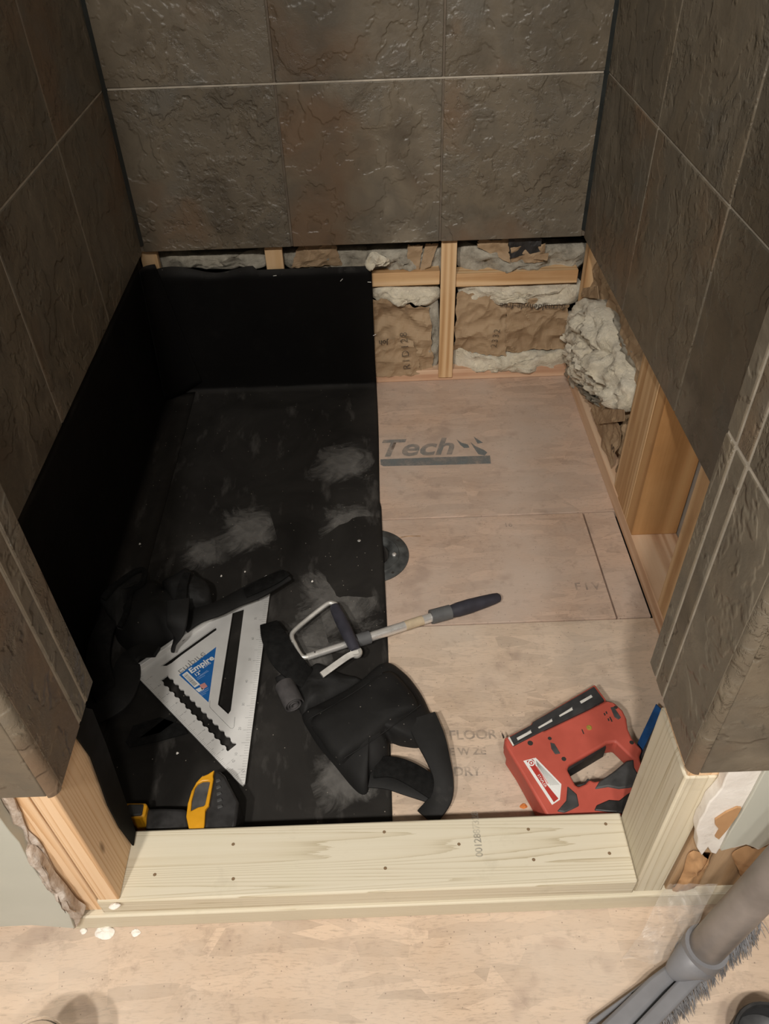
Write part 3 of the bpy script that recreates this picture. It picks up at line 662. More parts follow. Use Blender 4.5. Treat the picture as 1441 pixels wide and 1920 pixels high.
for p in ((437, 1583), (437, 1648), (720, 1560), (722, 1628), (990, 1555), (1000, 1612), (1135, 1545), (1142, 1600), (290, 1640), (860, 1583)):
    c = P(*p, z=.0763); bm = bmesh.new(); lathe(bm, [(.0001, .0), (.0018, .0), (.0023, .0003)], c, seg=9); obj('nail_dent', bm, 'nail_brown', curb)

# ================================================================== FLOOR DRAIN
dc = Vector((-.024, 1.108, 0)); dr = thing('floor_drain', dc, 'round black plastic drain flange half hidden by the liner', 'drain')
obj('flange', lathe(bmesh.new(), [(.034, -.017), (.034, .004), (.036, .0052), (.051, .0058), (.053, .0066), (.055, .0045), (.072, .0036), (.0735, .0025), (.0735, 0)], dc, seg=64), 'drain_black', dr, smooth=35)
obj('throat', lathe(bmesh.new(), [(.0335, .002), (.030, -.010), (.022, -.0165), (.0001, -.0165)], dc, seg=40), 'dark_cavity', dr, smooth=40)
for a in (-.12, 2.2, 4.2):
    c = dc + Vector((.044*math.cos(a), .044*math.sin(a), .0055)); obj('bolt', lathe(bmesh.new(), [(.0045, 0), (.0045, .003), (.003, .0042), (.0001, .0045)], c, seg=12), 'chrome', dr, smooth=40)
for a in (-.92, .62, 2.1, 3.6):
    c = dc + Vector((.065*math.cos(a), .065*math.sin(a), .0042)); obj('screw_hole', lathe(bmesh.new(), [(.0001, 0), (.003, 0)], c, seg=10), 'dark_cavity', dr)
# hair-thin crack line beside the drain is a wood splinter
o = obj('wood_splinter', tube(bmesh.new(), [P(748, 1008, z=.001), P(765, 1005, z=.0015), P(788, 1005, z=.001)], .0008, 6), 'stained_pine_z'); tag(o, 'thin brown splinter on the floor right of the drain', 'splinter')

# ================================================================== TOOLS
def crop(s, ox, oy): return lambda p: (ox + p[0]/s, oy + p[1]/s)
C1, C2, C3, C4, C5, C6, CB = crop(2.882, 100, 1000), crop(2.882, 450, 1050), crop(3.431, 880, 1230), crop(5.542, 240, 1160), crop(3.6025, 170, 1040), crop(5.764, 220, 1420), crop(3.992, 1080, 1560)
def tr(C, pts, z): return [P(*C(p), z=z) for p in pts]
# ---------------------------------------------------------------- speed square
ZT = .0160
A = P(*C4((72, 578)), z=ZT); Cc = P(*C4((1186, 1738)), z=ZT)
u = (Cc - A).normalized(); v = Vector((-u.y, u.x, 0)); L = (Cc - A).length
sq = thing('rafter_square', Vector((A.x + .09, A.y, .004)), 'silver triangular rafter square with blue label and saw-tooth slot', 'square')
Bc = A + v*L
def loc(a, b, z=ZT): q = A + u*a + v*b; q.z = z; return q
outer = [A, loc(L-.006, 0), Cc + v*.001, loc(L-.001, .006), loc(.006, L-.001), Bc]
e0, e1 = P(*C4((372, 612)), z=ZT), P(*C4((1082, 1342)), z=ZT); ax = (e1-e0); n = 12; ln = ax.length; ax = ax.normalized(); pv = Vector((-ax.y, ax.x, 0))
saw = []
for s_ in (1, -1):
    side = []
    for i in range(n*4+1):
        t = i/(n*4); w = .0066 + (.0022 if (i % 4) in (0, 3) else -.0006)
        side.append(e0 + ax*ln*t + pv*s_*w)
    saw += side if s_ > 0 else side[::-1]
slot = tr(C1, ((968, 425), (1030, 405), (958, 958), (944, 977), (888, 925)), ZT)
fslot = tr(C4, ((335, 492), (890, 95), (912, 85), (918, 118), (560, 375), (450, 462), (400, 490)), ZT)
obj('plate', extrude([p + Vector((0, 0, -.0035)) for p in outer], [[p + Vector((0, 0, -.0035)) for p in h] for h in (saw, slot, fslot)], (0, 0, .0035)), 'aluminium', sq)
f0 = loc(0, 0, .0045); fb = [f0 - u*.0075 + v*-.001, f0, f0 + v*L, f0 - u*.0075 + v*L]
obj('fence', extrude([Vector((p.x, p.y, .0045)) for p in fb], [], (0, 0, .0225)), 'aluminium', sq, bevel=.001)
lab = obj('label', extrude(tr(C4, ((530, 585), (915, 295), (835, 870)), ZT+.0001), [], (0, 0, .0003)), 'blue_label', sq, label='blue triangular label')
zt = ZT + .0006; d = P(*C4((845, 425)), z=zt) - P(*C4((640, 555)), z=zt); dn = Vector((-d.y, d.x, 0))
lettering('Empire', .0165, 'white_print', P(*C4((655, 572)), z=zt), d, dn, lab, bold=.0005)
lettering('12"', .0095, 'white_print', P(*C4((700, 603)), z=zt), d, dn, lab, bold=.0002); lettering('2990', .0062, 'white_print', P(*C4((800, 505)), z=zt), d, dn, lab)
def textline(a, b, w, mat, parent, z):
    p, q = P(*a, z=z), P(*b, z=z); n_ = Vector((-(q-p).y, (q-p).x, 0)).normalized()*w
    return obj('fine_print', extrude([p, q, q+n_, p+n_], [], (0, 0, .00005)), mat, parent)
for a, b in (((745, 597), (825, 540)), ((715, 622), (840, 545)), ((722, 636), (800, 590)), ((745, 775), (838, 722)), ((752, 790), (840, 740)), ((762, 802), (812, 775))): textline(C4(a), C4(b), .0012, 'pale_blue_print', lab, zt)
bc = [P(*C4(p), z=zt) for p in ((560, 585), (612, 548), (748, 683), (692, 718))]; obj('barcode_field', extrude(bc, [], (0, 0, .0001)), 'white_print', lab)
for i in range(22):
    t = .08 + i*.038; q = bc[0].lerp(bc[3], t); r = bc[1].lerp(bc[2], t); w = (bc[3]-bc[0]).normalized()*random.choice((.0003, .0005, .0008)); k0 = Vector((0, 0, .00015)); q2, r2 = q.lerp(r, .1), q.lerp(r, .75)
    obj('bar', extrude([q2+k0, r2+k0, r2+w+k0, q2+w+k0], [], (0, 0, .00005)), 'black_print', lab)
fl = [P(*C4(p), z=zt) for p in ((742, 690), (795, 664), (825, 705), (768, 740))]; obj('flag_print', extrude(fl, [], (0, 0, .0001)), 'pink_print', lab)
fl = [P(*C4(p), z=zt) for p in ((700, 735), (750, 712), (790, 735), (735, 765))]; obj('flag_print', extrude(fl, [], (0, 0, .0001)), 'white_print', lab)
def mark(bm, a, b, w):
    dd = (b-a).normalized(); s_ = Vector((-dd.y, dd.x, 0))*w/2
    bm.faces.new([bm.verts.new(q) for q in (a-s_, b-s_, b+s_, a+s_)])
zt = ZT + .0003
bm = bmesh.new()
for i in range(3, 94):
    a = i*.0254/8; l = .012 if i % 8 == 0 else (.008 if i % 4 == 0 else .005)
    if a < L-.012: mark(bm, loc(a, .0006, zt), loc(a, l, zt), .0005)
obj('inch_marks', bm, 'engraving', sq)
bm = bmesh.new(); H0, H1 = loc(L-.001, .006, zt), loc(.006, L-.001, zt); hd = (H1-H0); hn = Vector((-hd.y, hd.x, 0)).normalized()
hn = hn if (loc(0, 0, zt)-H0).dot(hn) > 0 else -hn
for i in range(1, 90):
    q = H0 + hd*(i/90); mark(bm, q + hn*.0006, q + hn*(.014 if i % 5 == 0 else .008), .0005)
obj('degree_marks', bm, 'engraving', sq)
for i in range(1, 12): lettering(str(i), .007, 'engraving', loc(i*.0254-.002, .014, zt), u, v, sq, 'engraved_number')
for i in range(1, 9): q = H0 + hd*(i/9) + hn*.018; lettering(str(i*10), .006, 'engraving', q, hd, hn, sq, 'engraved_number')
bm = bmesh.new(); ln_ = [P(*C4(p), z=zt) for p in ((850, 850), (848, 915), (862, 935), (1062, 1138), (1085, 1142), (1100, 1125), (1110, 1022))]
for a, b in zip(ln_, ln_[1:]): mark(bm, a, b, .0007)
obj('engraved_line', bm, 'engraving', sq)
lettering('Empire', .020, 'engraving', P(*C4((508, 548)), z=zt), P(*C4((820, 320)), z=zt) - P(*C4((520, 545)), z=zt), v, sq, 'engraved_word')

# ---------------------------------------------------------------- knee pads
def strap(name, C, cs, zs, wid, th, mat, parent, tilt=None):
    pts = spline([P(*C(p), z=z) for p, z in zip(cs, zs)], 6); n_ = len(pts)
    ws = spline([Vector((w, 0, 0)) for w in wid], 6) if isinstance(wid, (list, tuple)) else None
    td = spline(tilt, 6) if tilt else None
    wd = []
    for i, p in enumerate(pts):
        t = (pts[min(i+1, n_-1)] - pts[max(i-1, 0)]).normalized(); wd.append(td[i] if td else Vector((-t.y, t.x, 0)))
    return obj(name, ribbon(bmesh.new(), pts, [w.x for w in ws] if ws else wid, th, wd), mat, parent, smooth=50)
kp = thing('knee_pad', P(650, 1380, z=.004), 'black knee pad with loop strap lying across the liner edge onto the wood', 'knee pad')
def cup(outline, h, z0, th=.005, power=2.6, rings=16, seed=0, flat=.55):
    """closed dome-shaped cap on an outline lying at z0"""
    return puff(outline, (0, 0, 1), h, .0035, 14, rings=rings, back=th, power=power, seed=seed)
o_ = tr(C2, ((335, 840), (400, 800), (520, 735), (640, 665), (785, 560), (880, 605), (960, 700), (1015, 800), (1050, 900), (985, 1000), (880, 1000), (810, 985), (805, 1060), (770, 1130), (700, 1180), (690, 1245), (655, 1260), (600, 1215), (510, 1105), (430, 1010), (375, 925)), .010)
obj('pad_shell', cup(o_, .040, .010, seed=2), 'knee_leather', kp, smooth=60)
o_ = tr(C2, ((395, 850), (620, 712), (790, 600), (880, 660), (960, 780), (900, 830), (800, 890), (720, 960), (560, 1065), (500, 1040), (430, 940)), .044)
obj('knee_cap', puff(o_, (0, 0, 1), .012, .002, 14, rings=10, back=.018, power=3.5, seed=4), 'knee_leather', kp, smooth=60)
o_ = tr(C2, ((190, 640), (260, 610), (360, 600), (420, 560), (520, 610), (640, 640), (640, 670), (500, 750), (390, 815), (340, 840), (290, 750), (240, 690)), .008)
obj('upper_lining', puff(o_, (0, 0, 1), .020, .006, 20, rings=10, back=.004, seed=6), 'neoprene', kp, smooth=60)
strap('thigh_strap', C2, ((155, 345), (185, 420), (235, 520), (300, 590), (360, 640)), (.030, .046, .046, .036, .022), (.032, .044, .048, .046, .04), .006, 'fleece', kp)
bm = bmesh.new(); sp = []
c0 = P(*C2((285, 775)), z=.026); dd = (P(*C2((230, 660)), z=.026) - c0).normalized()
for i in range(40):
    a = i*.42; r = .017 - i*.00032; sp.append((r*math.cos(a), r*math.sin(a)))
s1 = Vector((dd.y, -dd.x, 0)); ring = [c0 + s1*a + Vector((0, 0, b)) for a, b in sp]
bm = ribbon(bmesh.new(), [p + dd*.018 for p in ring], .046, .0028, dd); obj('rolled_strap', bm, 'webbing', kp, smooth=50)
strap('loop_strap', C2, ((975, 850), (1030, 970), (1072, 1085), (1098, 1190), (1085, 1290), (1005, 1395)), (.034, .036, .032, .026, .018, .012), (.050, .046, .036, .030, .032, .034), .006, 'neoprene', kp)
strap('cross_strap', C2, ((730, 1120), (830, 1120), (930, 1160), (1050, 1235)), (.022, .030, .030, .020), (.036, .034, .036, .036), .005, 'fleece', kp)
strap('cross_strap', C2, ((700, 1180), (800, 1190), (900, 1225), (1030, 1270)), (.014, .016, .016, .012), (.030, .030, .028, .026), .004, 'neoprene', kp)
# stitched seams on the cap
for a in (((372, 850), (520, 765), (640, 690), (765, 605)), ((560, 1064), (700, 975), (850, 870), (975, 775))):
    pts = spline([P(*C2(p), z=.053) for p in a], 5); obj('seam', tube(bmesh.new(), [p + Vector((0, 0, -.004)) for p in pts], .0008, 6), 'neoprene', kp, smooth=60)

kq = thing('knee_pad', P(330, 1200, z=.004), 'black knee pad heaped against the liner upstand behind the square', 'knee pad')
o_ = tr(C5, ((255, 270), (360, 225), (470, 215), (540, 290), (640, 320), (700, 420), (660, 560), (590, 610), (500, 620), (400, 655), (290, 655), (190, 590), (160, 500), (215, 420)), .012)
obj('pad_shell', cup(o_, .062, .012, seed=8), 'knee_leather', kq, smooth=60)
o_ = tr(C5, ((60, 310), (120, 230), (200, 165), (290, 110), (350, 90), (375, 140), (360, 200), (275, 240), (255, 370), (195, 500), (150, 450), (105, 390)), .058)
obj('side_wing', puff(o_, (-.25, -.35, 1), .016, .006, 22, rings=10, back=.010, seed=10), 'neoprene', kq, smooth=60)
strap('wing_binding', C5, ((85, 300), (190, 190), (300, 115), (360, 110), (350, 190), (275, 245), (250, 370), (195, 490)), (.074, .078, .080, .080, .078, .076, .074, .066), .009, .007, 'fleece', kq)
o_ = tr(C5, ((480, 190), (560, 140), (645, 92), (700, 135), (785, 190), (812, 270), (780, 320), (690, 335), (600, 330), (540, 300)), .060)
obj('folded_wing', puff(o_, (.1, -.3, 1), .022, .008, 20, rings=10, back=.030, seed=12), 'neoprene', kq, smooth=60)
strap('centre_strap', C5, ((590, 310), (585, 420), (575, 520), (565, 610)), (.090, .092, .074, .040), (.040, .036, .034, .034), .006, 'neoprene', kq)
strap('edge_strap', C5, ((650, 130), (620, 220), (610, 310), (600, 330)), (.088, .090, .090, .088), (.014, .018, .02, .02), .006, 'fleece', kq)
strap('long_strap', C5, ((640, 470), (720, 415), (860, 365), (990, 300), (1130, 235), (1320, 135)), (.040, .052, .052, .046, .048, .044), (.040, .036, .034, .036, .042, .034), .006, 'neoprene', kq)
strap('velcro_end', C5, ((1040, 262), (1140, 212), (1240, 162), (1320, 122)), (.052, .057, .055, .050), (.022, .026, .026, .018), .004, 'fleece', kq)
strap('lower_strap', C1, ((560, 640), (470, 640), (410, 690), (385, 790), (330, 900), (200, 985)), (.050, .040, .030, .026, .022, .012), (.020, .030, .040, .052, .056, .044), .007, 'neoprene', kq)
strap('lower_strap', C1, ((300, 470), (260, 560), (240, 700), (270, 830), (290, 920)), (.062, .056, .044, .028, .014), (.034, .038, .04, .04, .03), .007, 'fleece', kq)

# ---------------------------------------------------------------- telescoping tool
tt = thing('telescoping_tool', P(760, 1180, z=.004), 'telescoping chrome handle tool with bent wire yoke and dark blue grips', 'hand tool')
def rod(name, C, a, za, b, zb, r, mat, **kw):
    p, q = P(*C(a), z=za), P(*C(b), z=zb); return obj(name, tube(bmesh.new(), [p, q], r, 20), mat, tt, smooth=40, **kw)
g0, g1 = P(*C2((1402, 200)), z=.013), P(*C2((1120, 285)), z=.0195)
prof = [(0, .006), (.03, .0088), (.12, .0104), (.35, .0122), (.6, .0136), (.8, .0134), (.93, .0118), (1, .0112)]
obj('hand_grip', tube(bmesh.new(), [g0.lerp(g1, t) for t, r in prof], [r for t, r in prof], 20), 'navy_rubber', tt, smooth=50)
h0 = g0.lerp(g1, .045) + Vector((0, 0, .0085)); obj('hanging_hole', lathe(bmesh.new(), [(.0001, .0), (.0032, .0)], h0, seg=12), 'dark_cavity', tt)
rod('collar', C2, (1135, 280), .0195, (1030, 308), .0215, .0134, 'grey_rubber')
rod('outer_tube', C2, (1062, 300), .0205, (690, 420), .0285, .0086, 'chrome')
rod('paper_band', C2, (985, 325), .0225, (890, 356), .0245, .0089, 'paper_tape')
rod('collar', C2, (700, 416), .0285, (630, 437), .0300, .0118, 'grey_rubber')
rod('inner_tube', C2, (640, 434), .0300, (362, 524), .0370, .0062, 'chrome')
p_ = P(*C2((403, 497)), z=.0428); obj('pin_hole', lathe(bmesh.new(), [(.0001, 0), (.0016, 0)], p_, seg=10), 'dark_cavity', tt)
g0, g1 = P(*C2((508, 250)), z=.046), P(*C2((625, 490)), z=.044); prof = [(0, .008), (.05, .0098), (.3, .0112), (.6, .0112), (.92, .0098), (1, .0085)]
obj('cross_grip', tube(bmesh.new(), [g0.lerp(g1, t) for t, r in prof], [r for t, r in prof], 20), 'navy_rubber', tt, smooth=50)
pts = spline([P(*C2(p), z=z) for p, z in (((520, 240), .046), (490, 230) and ((488, 232), .046), ((455, 248), .046), ((370, 315), .044), ((290, 385), .042), ((280, 420), .041), ((295, 455), .040), ((318, 500), .039), ((340, 524), .038), ((368, 523), .037))], 5)
obj('wire_yoke', tube(bmesh.new(), pts, .0042, 12), 'cast_metal', tt, smooth=50)
p_ = P(*C2((283, 443)), z=.041); obj('yoke_stud', tube(bmesh.new(), [p_, p_ + Vector((-.006, .0005, 0))], .003, 10), 'cast_metal', tt, smooth=40)
pts = spline([P(*C2(p), z=z) for p, z in (((640, 505), .044), ((595, 515), .044), ((540, 550), .043), ((440, 622), .041))], 5)
obj('yoke_arm', ribbon(bmesh.new(), pts, [.011]*len(pts), .006, Vector((.3, .9, .3))), 'cast_metal', tt, smooth=45)
p_ = P(*C2((628, 508)), z=.038); obj('yoke_eye', lathe(bmesh.new(), [(.0001, .0), (.0095, 0), (.0105, .0015), (.0105, .007), (.0095, .0085), (.0001, .0085)], p_, seg=24), 'cast_metal', tt, smooth=40)

# ---------------------------------------------------------------- red stapler
st = thing('cordless_stapler', P(1070, 1440, z=.0) , 'red and black cordless stapler lying on its side behind the curb', 'stapler')
ZS = .056
def clampy(ps, y=.5235):
    return [Vector((p.x, max(p.y, y), p.z)) for p in ps]
out = tr(C3, ((222, 545), (395, 440), (480, 478), (760, 345), (870, 285), (935, 300), (985, 348), (1010, 400), (1020, 470), (1048, 532), (1112, 602), (1092, 640), (1105, 690), (1140, 740), (1150, 850), (1080, 900), (1010, 1020), (980, 1040), (500, 1030), (300, 690), (240, 590)), ZS)
out = clampy(out)
hole = tr(C3, ((628, 728), (640, 700), (880, 560), (938, 552), (1050, 660), (1030, 700), (930, 740), (870, 795), (800, 805), (770, 790), (745, 820), (700, 838), (680, 825)), ZS)
obj('housing', extrude([p - Vector((0, 0, .032)) for p in out], [[p - Vector((0, 0, .032)) for p in hole]], (0, 0, .032)), 'red_plastic', st, bevel=.004, segs=3)
un = clampy(tr(C3, ((240, 570), (400, 480), (600, 660), (660, 800), (700, 960), (650, 1030), (510, 1030), (320, 690)), ZS)); obj('underside', extrude([Vector((p.x, p.y, .001)) for p in un], [], (0, 0, .026)), 'red_plastic', st, bevel=.004)
un = clampy(tr(C3, ((520, 540), (850, 340), (930, 340), (960, 420), (860, 540), (640, 670)), ZS)); obj('underside', extrude([Vector((p.x, p.y, .001)) for p in un], [], (0, 0, .026)), 'black_plastic', st, bevel=.004)
mag = tr(C3, ((222, 530), (395, 440), (400, 425), (805, 182), (880, 282), (760, 345), (740, 370), (490, 495), (270, 580)), ZS-.004)
obj('magazine_rail', extrude([p - Vector((0, 0, .030)) for p in mag], [], (0, 0, .030)), 'red_plastic', st, bevel=.002)
mg2 = tr(C3, ((248, 525), (400, 440), (405, 425), (800, 195), (868, 285), (775, 335), (480, 475), (280, 578)), ZS+.0026)
sl = [tr(C3, s_, ZS+.0026) for s_ in (((302, 525), (392, 478), (400, 492), (310, 542)), ((440, 456), (528, 405), (534, 418), (446, 466)), ((575, 380), (658, 330), (664, 345), (580, 390)), ((708, 290), (780, 250), (792, 262), (718, 305)))]
mg = obj('magazine', extrude([p - Vector((0, 0, .012)) for p in mg2], [[p - Vector((0, 0, .012)) for p in s_] for s_ in sl], (0, 0, .012)), 'magazine_metal', st, bevel=.0008, segs=1)
for s_, m_ in zip(sl, ('bright_metal', 'bright_metal', 'bright_metal', 'bright_metal')): obj('staple_strip', extrude([p - Vector((0, 0, .0022)) for p in s_], [], (0, 0, .0016)), m_, mg)
e_ = tr(C3, ((246, 528), (256, 520), (285, 575), (278, 580)), ZS+.0028); obj('nose_plate', extrude(e_, [], (0, 0, .0008)), 'bright_metal', st)
e_ = tr(C3, ((205, 500), (222, 528), (215, 532)), ZS-.03); obj('contact_tip', extrude(e_, [], (0, 0, .004)), 'black_plastic', st)
lb = tr(C3, ((345, 675), (425, 655), (590, 825), (580, 925), (530, 958)), ZS+.0002); lb_o = obj('label', extrude(lb, [], (0, 0, .0003)), 'white_print', st, label='white and red warning label')
CL = crop(16.01, 970, 1410)
rr = tr(CL, ((265, 268), (460, 218), (520, 300), (870, 970), (1225, 1400), (1085, 1508)), ZS+.0006); obj('label_print', extrude(rr, [], (0, 0, .0001)), 'red_print', lb_o)
rw = tr(CL, ((480, 212), (530, 200), (1290, 960), (1240, 1280), (1200, 1180), (1060, 1080), (1010, 1130), (900, 940), (540, 400)), ZS+.0008); obj('label_print', extrude(rw, [], (0, 0, .0001)), 'white_print', lb_o)
for i in range(7):
    t = i/6; textline(CL((545 + 20*t, 260 + 110*t)), CL((1240 - 250*t, 985 + 20*t)), .0006, 'text_grey', lb_o, ZS+.0010)
textline(CL((560, 440)), CL((900, 960)), .0016, 'pink_print', lb_o, ZS+.0011)
c = P(*CL((410, 330)), z=ZS+.0009); obj('label_emblem', lathe(bmesh.new(), [(.0001, 0), (.0050, 0)], c, seg=14), 'white_print', lb_o); obj('label_emblem', lathe(bmesh.new(), [(.0016, .0002), (.0032, .0002)], c, seg=14), 'red_print', lb_o)
dd = P(*CL((820, 1010)), z=ZS) - P(*CL((600, 660)), z=ZS); lettering('STAPLER', .0056, 'white_print', P(*CL((585, 690)), z=ZS+.0011), dd, Vector((-dd.y, dd.x, 0)), lb_o)
bp = tr(C3, ((628, 835), (690, 890), (705, 965), (655, 990), (610, 1010), (560, 1000), (620, 930)), ZS+.0002); obj('bumper', extrude(clampy([p - Vector((0, 0, .02)) for p in bp]), [], (0, 0, .0215)), 'grey_plastic', st, bevel=.002)
bp = tr(C3, ((800, 995), (815, 960), (895, 925), (960, 930), (1010, 890), (1075, 850), (1110, 900), (1040, 1020)), ZS+.0002); obj('bumper', extrude(clampy([p - Vector((0, 0, .02)) for p in bp]), [], (0, 0, .0215)), 'black_plastic', st, bevel=.002)
gp = tr(C3, ((800, 860), (830, 810), (930, 740), (1000, 680), (1055, 665), (1060, 720), (1090, 770), (1075, 840), (1030, 850), (960, 858), (890, 845)), ZS+.0002); obj('handle_grip', extrude([p - Vector((0, 0, .040)) for p in gp], [], (0, 0, .042)), 'grey_plastic', st, bevel=.003)
tg = tr(C3, ((682, 828), (740, 815), (760, 782), (785, 800), (775, 840), (720, 870), (700, 862)), ZS-.008); obj('trigger', extrude([p - Vector((0, 0, .018)) for p in tg], [], (0, 0, .018)), 'grey_plastic', st, bevel=.002)
for q in (((518, 560), (545, 568), (582, 630), (550, 635), (525, 600)), ((905, 335), (925, 330), (972, 400), (955, 412), (930, 395))): obj('vent_cover', extrude(tr(C3, q, ZS-.001), [], (0, 0, .0022)), 'grey_plastic', st, bevel=.0006)
ub = tr(C3, ((620, 690), (870, 545), (876, 590), (628, 738)), ZS-.007); obj('inner_plate', extrude([p - Vector((0, 0, .026)) for p in ub], [], (0, 0, .026)), 'black_plastic', st)
for p_, r in (((390, 560), .0042), ((515, 530), .0030), ((606, 662), .0036), ((820, 306), .0036), ((940, 330), .0030), ((1042, 556), .0034)):
    c = P(*C3(p_), z=ZS+.0004); obj('screw_recess', lathe(bmesh.new(), [(.0001, 0), (r, 0)], c, seg=14), 'dark_cavity', st)
for q in ((868, 375), (893, 410), (912, 415), (880, 365), (905, 400)):
    c = P(*C3(q), z=ZS+.0003); obj('vent_slot', extrude([c + Vector(t) for t in ((-.0008, -.0025, 0), (.0012, -.002, 0), (.0008, .0025, 0), (-.0012, .002, 0))], [], (0, 0, .0003)), 'dark_cavity', st)
c = P(*C3((768, 462)), z=ZS); obj('brass_screw', lathe(bmesh.new(), [(.0042, 0), (.0042, .0012), (.0026, .0014), (.0022, .0006), (.0001, .0006)], c, seg=20), 'yellowed_brass', st, smooth=40)
c = P(*C3((730, 487)), z=ZS+.0003); obj('vent_slot', extrude([c + Vector(t) for t in ((-.0008, -.004, 0), (.0008, -.004, 0), (-.0002, .004, 0), (-.0018, .004, 0))], [], (0, 0, .0003)), 'dark_cavity', st)
# blue bar leaning behind the post
bl = tr(C3, ((1200, 302), (1242, 345), (1110, 612), (1078, 560)), .040); bl += []
o = obj('blue_bar', extrude(bl, [], (.004, .002, -.038)), 'blue_plastic', bevel=.002); tag(o, 'scuffed dark blue plastic bar between the stapler and the right post', 'bar')

# ---------------------------------------------------------------- yellow and black power tool behind the curb
pt = thing('power_tool', P(330, 1520, z=.006), 'yellow and black cordless power tool tucked behind the curb', 'power tool')
ZP = .064
bt = clampy(tr(C6, ((1040, 140), (1105, 145), (1155, 185), (1312, 480), (1290, 640), (1270, 760), (930, 790), (950, 560), (985, 520), (1035, 230)), ZP), .5215)
obj('battery', extrude([p - Vector((0, 0, .056)) for p in bt], [], (0, 0, .056)), 'black_plastic', pt, bevel=.004)
for i in range(5):
    a = [C6(q) for q in ((1060 + i*4, 250 + i*70), (1110 + i*6, 235 + i*70), (1122 + i*6, 262 + i*70), (1068 + i*4, 285 + i*70))]
    obj('battery_rib', extrude(clampy([P(*q, z=ZP-.001) for q in a], .5215), [], (0, 0, .003)), 'grey_plastic', pt, bevel=.001)
yb = tr(C6, ((1045, 135), (1030, 195), (1036, 235), (985, 520), (948, 560), (940, 720), (930, 790), (770, 790), (742, 640), (758, 500), (800, 360), (850, 270), (910, 205), (975, 180)), ZP+.003)
win = tr(C6, ((985, 250), (1000, 262), (945, 510), (930, 525), (860, 540), (792, 578), (800, 470), (835, 330), (865, 285), (920, 255)), ZP+.003)
obj('yellow_bumper', extrude(clampy([p - Vector((0, 0, .050)) for p in yb], .5215), [[p - Vector((0, 0, .050)) for p in win]], (0, 0, .050)), 'yellow_plastic', pt, bevel=.003)
obj('window_pad', extrude([p - Vector((0, 0, .01)) for p in [q.lerp(sum(win, Vector())/len(win), -.04) for q in win]], [], (0, 0, .006)), 'grey_plastic', pt)
nk = clampy(tr(C6, ((310, 545), (500, 540), (745, 548), (760, 600), (770, 800), (300, 800)), .048), .5215); obj('neck', extrude([p - Vector((0, 0, .04)) for p in nk], [], (0, 0, .04)), 'black_plastic', pt, bevel=.012, segs=4)
hd_ = clampy(tr(C6, ((70, 490), (120, 490), (300, 490), (325, 510), (300, 620), (255, 655), (140, 655)), .056), .5215); obj('head_trim', extrude([p - Vector((0, 0, .045)) for p in hd_], [], (0, 0, .045)), 'yellow_plastic', pt, bevel=.003)
hd_ = clampy(tr(C6, ((120, 505), (285, 505), (262, 625), (140, 635), (60, 620)), .0575), .5215); obj('head', extrude([p - Vector((0, 0, .02)) for p in hd_], [], (0, 0, .021)), 'grey_plastic', pt, bevel=.002)

# ---------------------------------------------------------------- grey floor brush in the foreground
br = thing('floor_brush', P(1260, 1830, z=0), 'grey plastic floor brush head on a thick grey tube handle', 'brush')
t0, t1 = P(*CB((945, 890)), z=.062), P(*CB((1560, 230)), z=.285)
obj('handle_tube', tube(bmesh.new(), [t0, t1, t1 + (t1-t0)*2.2], .0215, 28), 'tube_grey', br, smooth=40)
s0 = P(*CB((1010, 830)), z=.072); s1 = P(*CB((860, 960)), z=.052); s2 = P(*CB((560, 1180)), z=.035); s3 = P(*CB((150, 1480)), z=.022)
pts = [s0 - (t1-t0).normalized()*0, s1, s2, s3]
obj('socket', tube(bmesh.new(), spline([t0 + (t1-t0).normalized()*.014, t0 - (t1-t0).normalized()*.018, s1, P(*CB((700, 1060)), z=.036)], 5), [.0265]*5 + [.0265, .0262, .026, .0255, .025] + [.023, .021, .018, .015, .012] + [.009], 28), 'broom_grey', br, smooth=50)
hb = tr(CB, ((1345, 600), (1395, 645), (620, 1437), (480, 1580), (330, 1580), (440, 1437), (790, 1070), (830, 1010), (1030, 940)), .040); obj('head_bar', extrude([p - Vector((0, 0, .018)) for p in hb], [], (0, 0, .018)), 'broom_grey', br, bevel=.003)
hb = tr(CB, ((840, 990), (800, 1050), (660, 1180), (430, 1425), (315, 1560), (70, 1560), (180, 1437), (545, 1085), (680, 985)), .036); obj('head_wing', extrude([p - Vector((0, 0, .016)) for p in hb], [], (0, 0, .016)), 'broom_grey', br, bevel=.004)
hb = tr(CB, ((760, 1010), (860, 1060), (560, 1400), (420, 1580), (150, 1580), (300, 1400), (620, 1090)), .024); obj('head_base', extrude([p - Vector((0, 0, .008)) for p in hb], [], (0, 0, .008)), 'grey_plastic', br, bevel=.002)
hb = tr(CB, ((690, 985), (700, 1010), (140, 1440), (80, 1430)), .024); obj('rear_lip', extrude([p - Vector((0, 0, .016)) for p in hb], [], (0, 0, .016)), 'broom_grey', br, bevel=.002)
bm = bmesh.new(); random.seed(3)
ea, eb = P(*CB((1385, 660)), z=.030), P(*CB((560, 1490)), z=.030); dn_ = (eb-ea).normalized(); sd = Vector((-dn_.y, dn_.x, 0)); sd = sd if sd.x > 0 else -sd
for i in range(300):
    t = random.random(); c = ea.lerp(eb, t) + Vector((0, 0, random.uniform(-.008, .002))); l = random.uniform(.006, .017)
    e = c + sd*l*random.uniform(.7, 1.2) + dn_*random.uniform(-.006, .006); e.z = random.uniform(.001, .012)
    tube(bm, [c, c.lerp(e, .5) + Vector((0, 0, .002)), e], [.0006, .0006, .0003], 4, False)
bo = obj('bristles', bm, 'bristle', br); bo['kind'] = 'stuff'

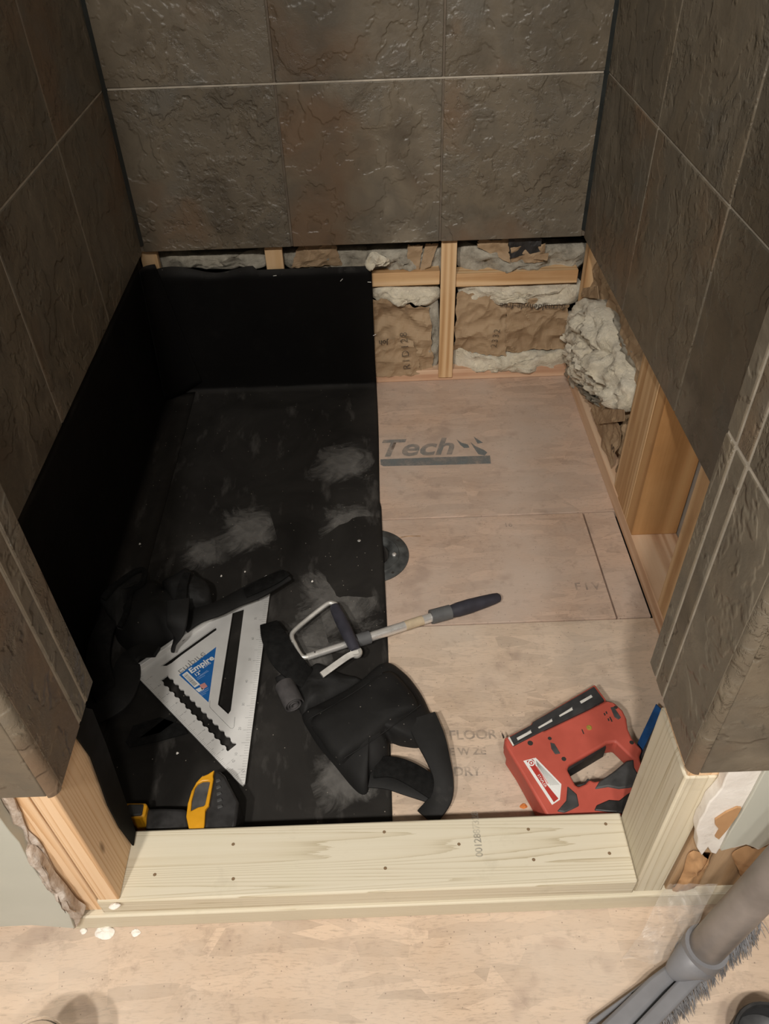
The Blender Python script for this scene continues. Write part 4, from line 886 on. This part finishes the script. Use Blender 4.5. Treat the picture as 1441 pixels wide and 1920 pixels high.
# ---------------------------------------------------------------- cup and can at the lower edge of the picture
cc = P(52, 2010, z=0); cc = Vector((-.408, .247, 0))
cp = thing('plastic_cup', cc, 'clear plastic cup rim at the lower left edge on the strand board', 'cup')
obj('wall', lathe(bmesh.new(), [(.0001, .002), (.026, .002), (.0275, .0), (.028, .004), (.036, .112), (.0345, .112), (.0265, .006), (.0001, .005)], cc, seg=40), 'clear_plastic', cp, smooth=40)
obj('rim', lathe(bmesh.new(), [(.0355, .110), (.0385, .110), (.039, .1125), (.0375, .1145), (.0355, .1135), (.0355, .110)], cc, seg=40), 'clear_plastic', cp, smooth=60)
dc2 = Vector((.428, .243, 0)); cn = thing('open_can', dc2, 'round dark can at the lower right corner beside the brush', 'can')
obj('can_wall', lathe(bmesh.new(), [(.0001, .001), (.042, .001), (.044, .003), (.044, .052), (.041, .052), (.041, .020), (.030, .012), (.0001, .010)], dc2, seg=40), 'magazine_metal', cn, smooth=40)
obj('rim', lathe(bmesh.new(), [(.040, .050), (.045, .050), (.0462, .052), (.045, .0548), (.042, .0548), (.040, .050)], dc2, seg=40), 'black_plastic', cn, smooth=50)
# film of a clear bag caught between the brush and the curb
bmf = sheet(P(1165, 1800, z=.004), P(1275, 1800, z=.030), P(1345, 1650, z=.130), P(1255, 1660, z=.085), 40, 40, (-.4, -.8, .4), .010, 34, 61)
o = solid(obj('plastic_film', bmf, 'cling_film'), .0002); tag(o, 'wrinkled clear plastic film between the grey brush and the right end of the curb', 'plastic film')

# ---------------------------------------------------------------- crumbs and chips
def chip(name, p, z, r, mat, label, cat, group=None, flat=.4):
    c = P(*p, z=z); o = obj(name, puff([c + Vector((r*math.cos(a)*random.uniform(.6, 1.4), r*math.sin(a)*random.uniform(.5, 1.0), 0)) for a in (0, .9, 1.8, 2.7, 3.6, 4.5, 5.4)], (0, 0, 1), r*flat, r*.3, 120, rings=4, back=0), mat, smooth=50); tag(o, label, cat, group); return o
chip('plaster_chip', (198, 1747), .0006, .011, 'white_chip', 'largest white plaster chip on the floor before the left end of the curb', 'plaster chip')
chip('plaster_chip', (254, 1749), .0006, .006, 'white_chip', 'small white plaster chip right of the largest one at the curb foot', 'plaster chip')
chip('plaster_chip', (157, 1746), .0006, .005, 'white_chip', 'small white plaster chip nearest the grey-green drywall corner', 'plaster chip')
chip('orange_chip', (982, 1512), .0006, .005, 'orange_chip', 'small orange wood chip on the floor left of the red stapler', 'wood chip')
chip('plaster_chip', (215, 1698), .0768, .006, 'white_chip', 'white plaster chip on the curb at the foot of the left jamb stud', 'plaster chip')
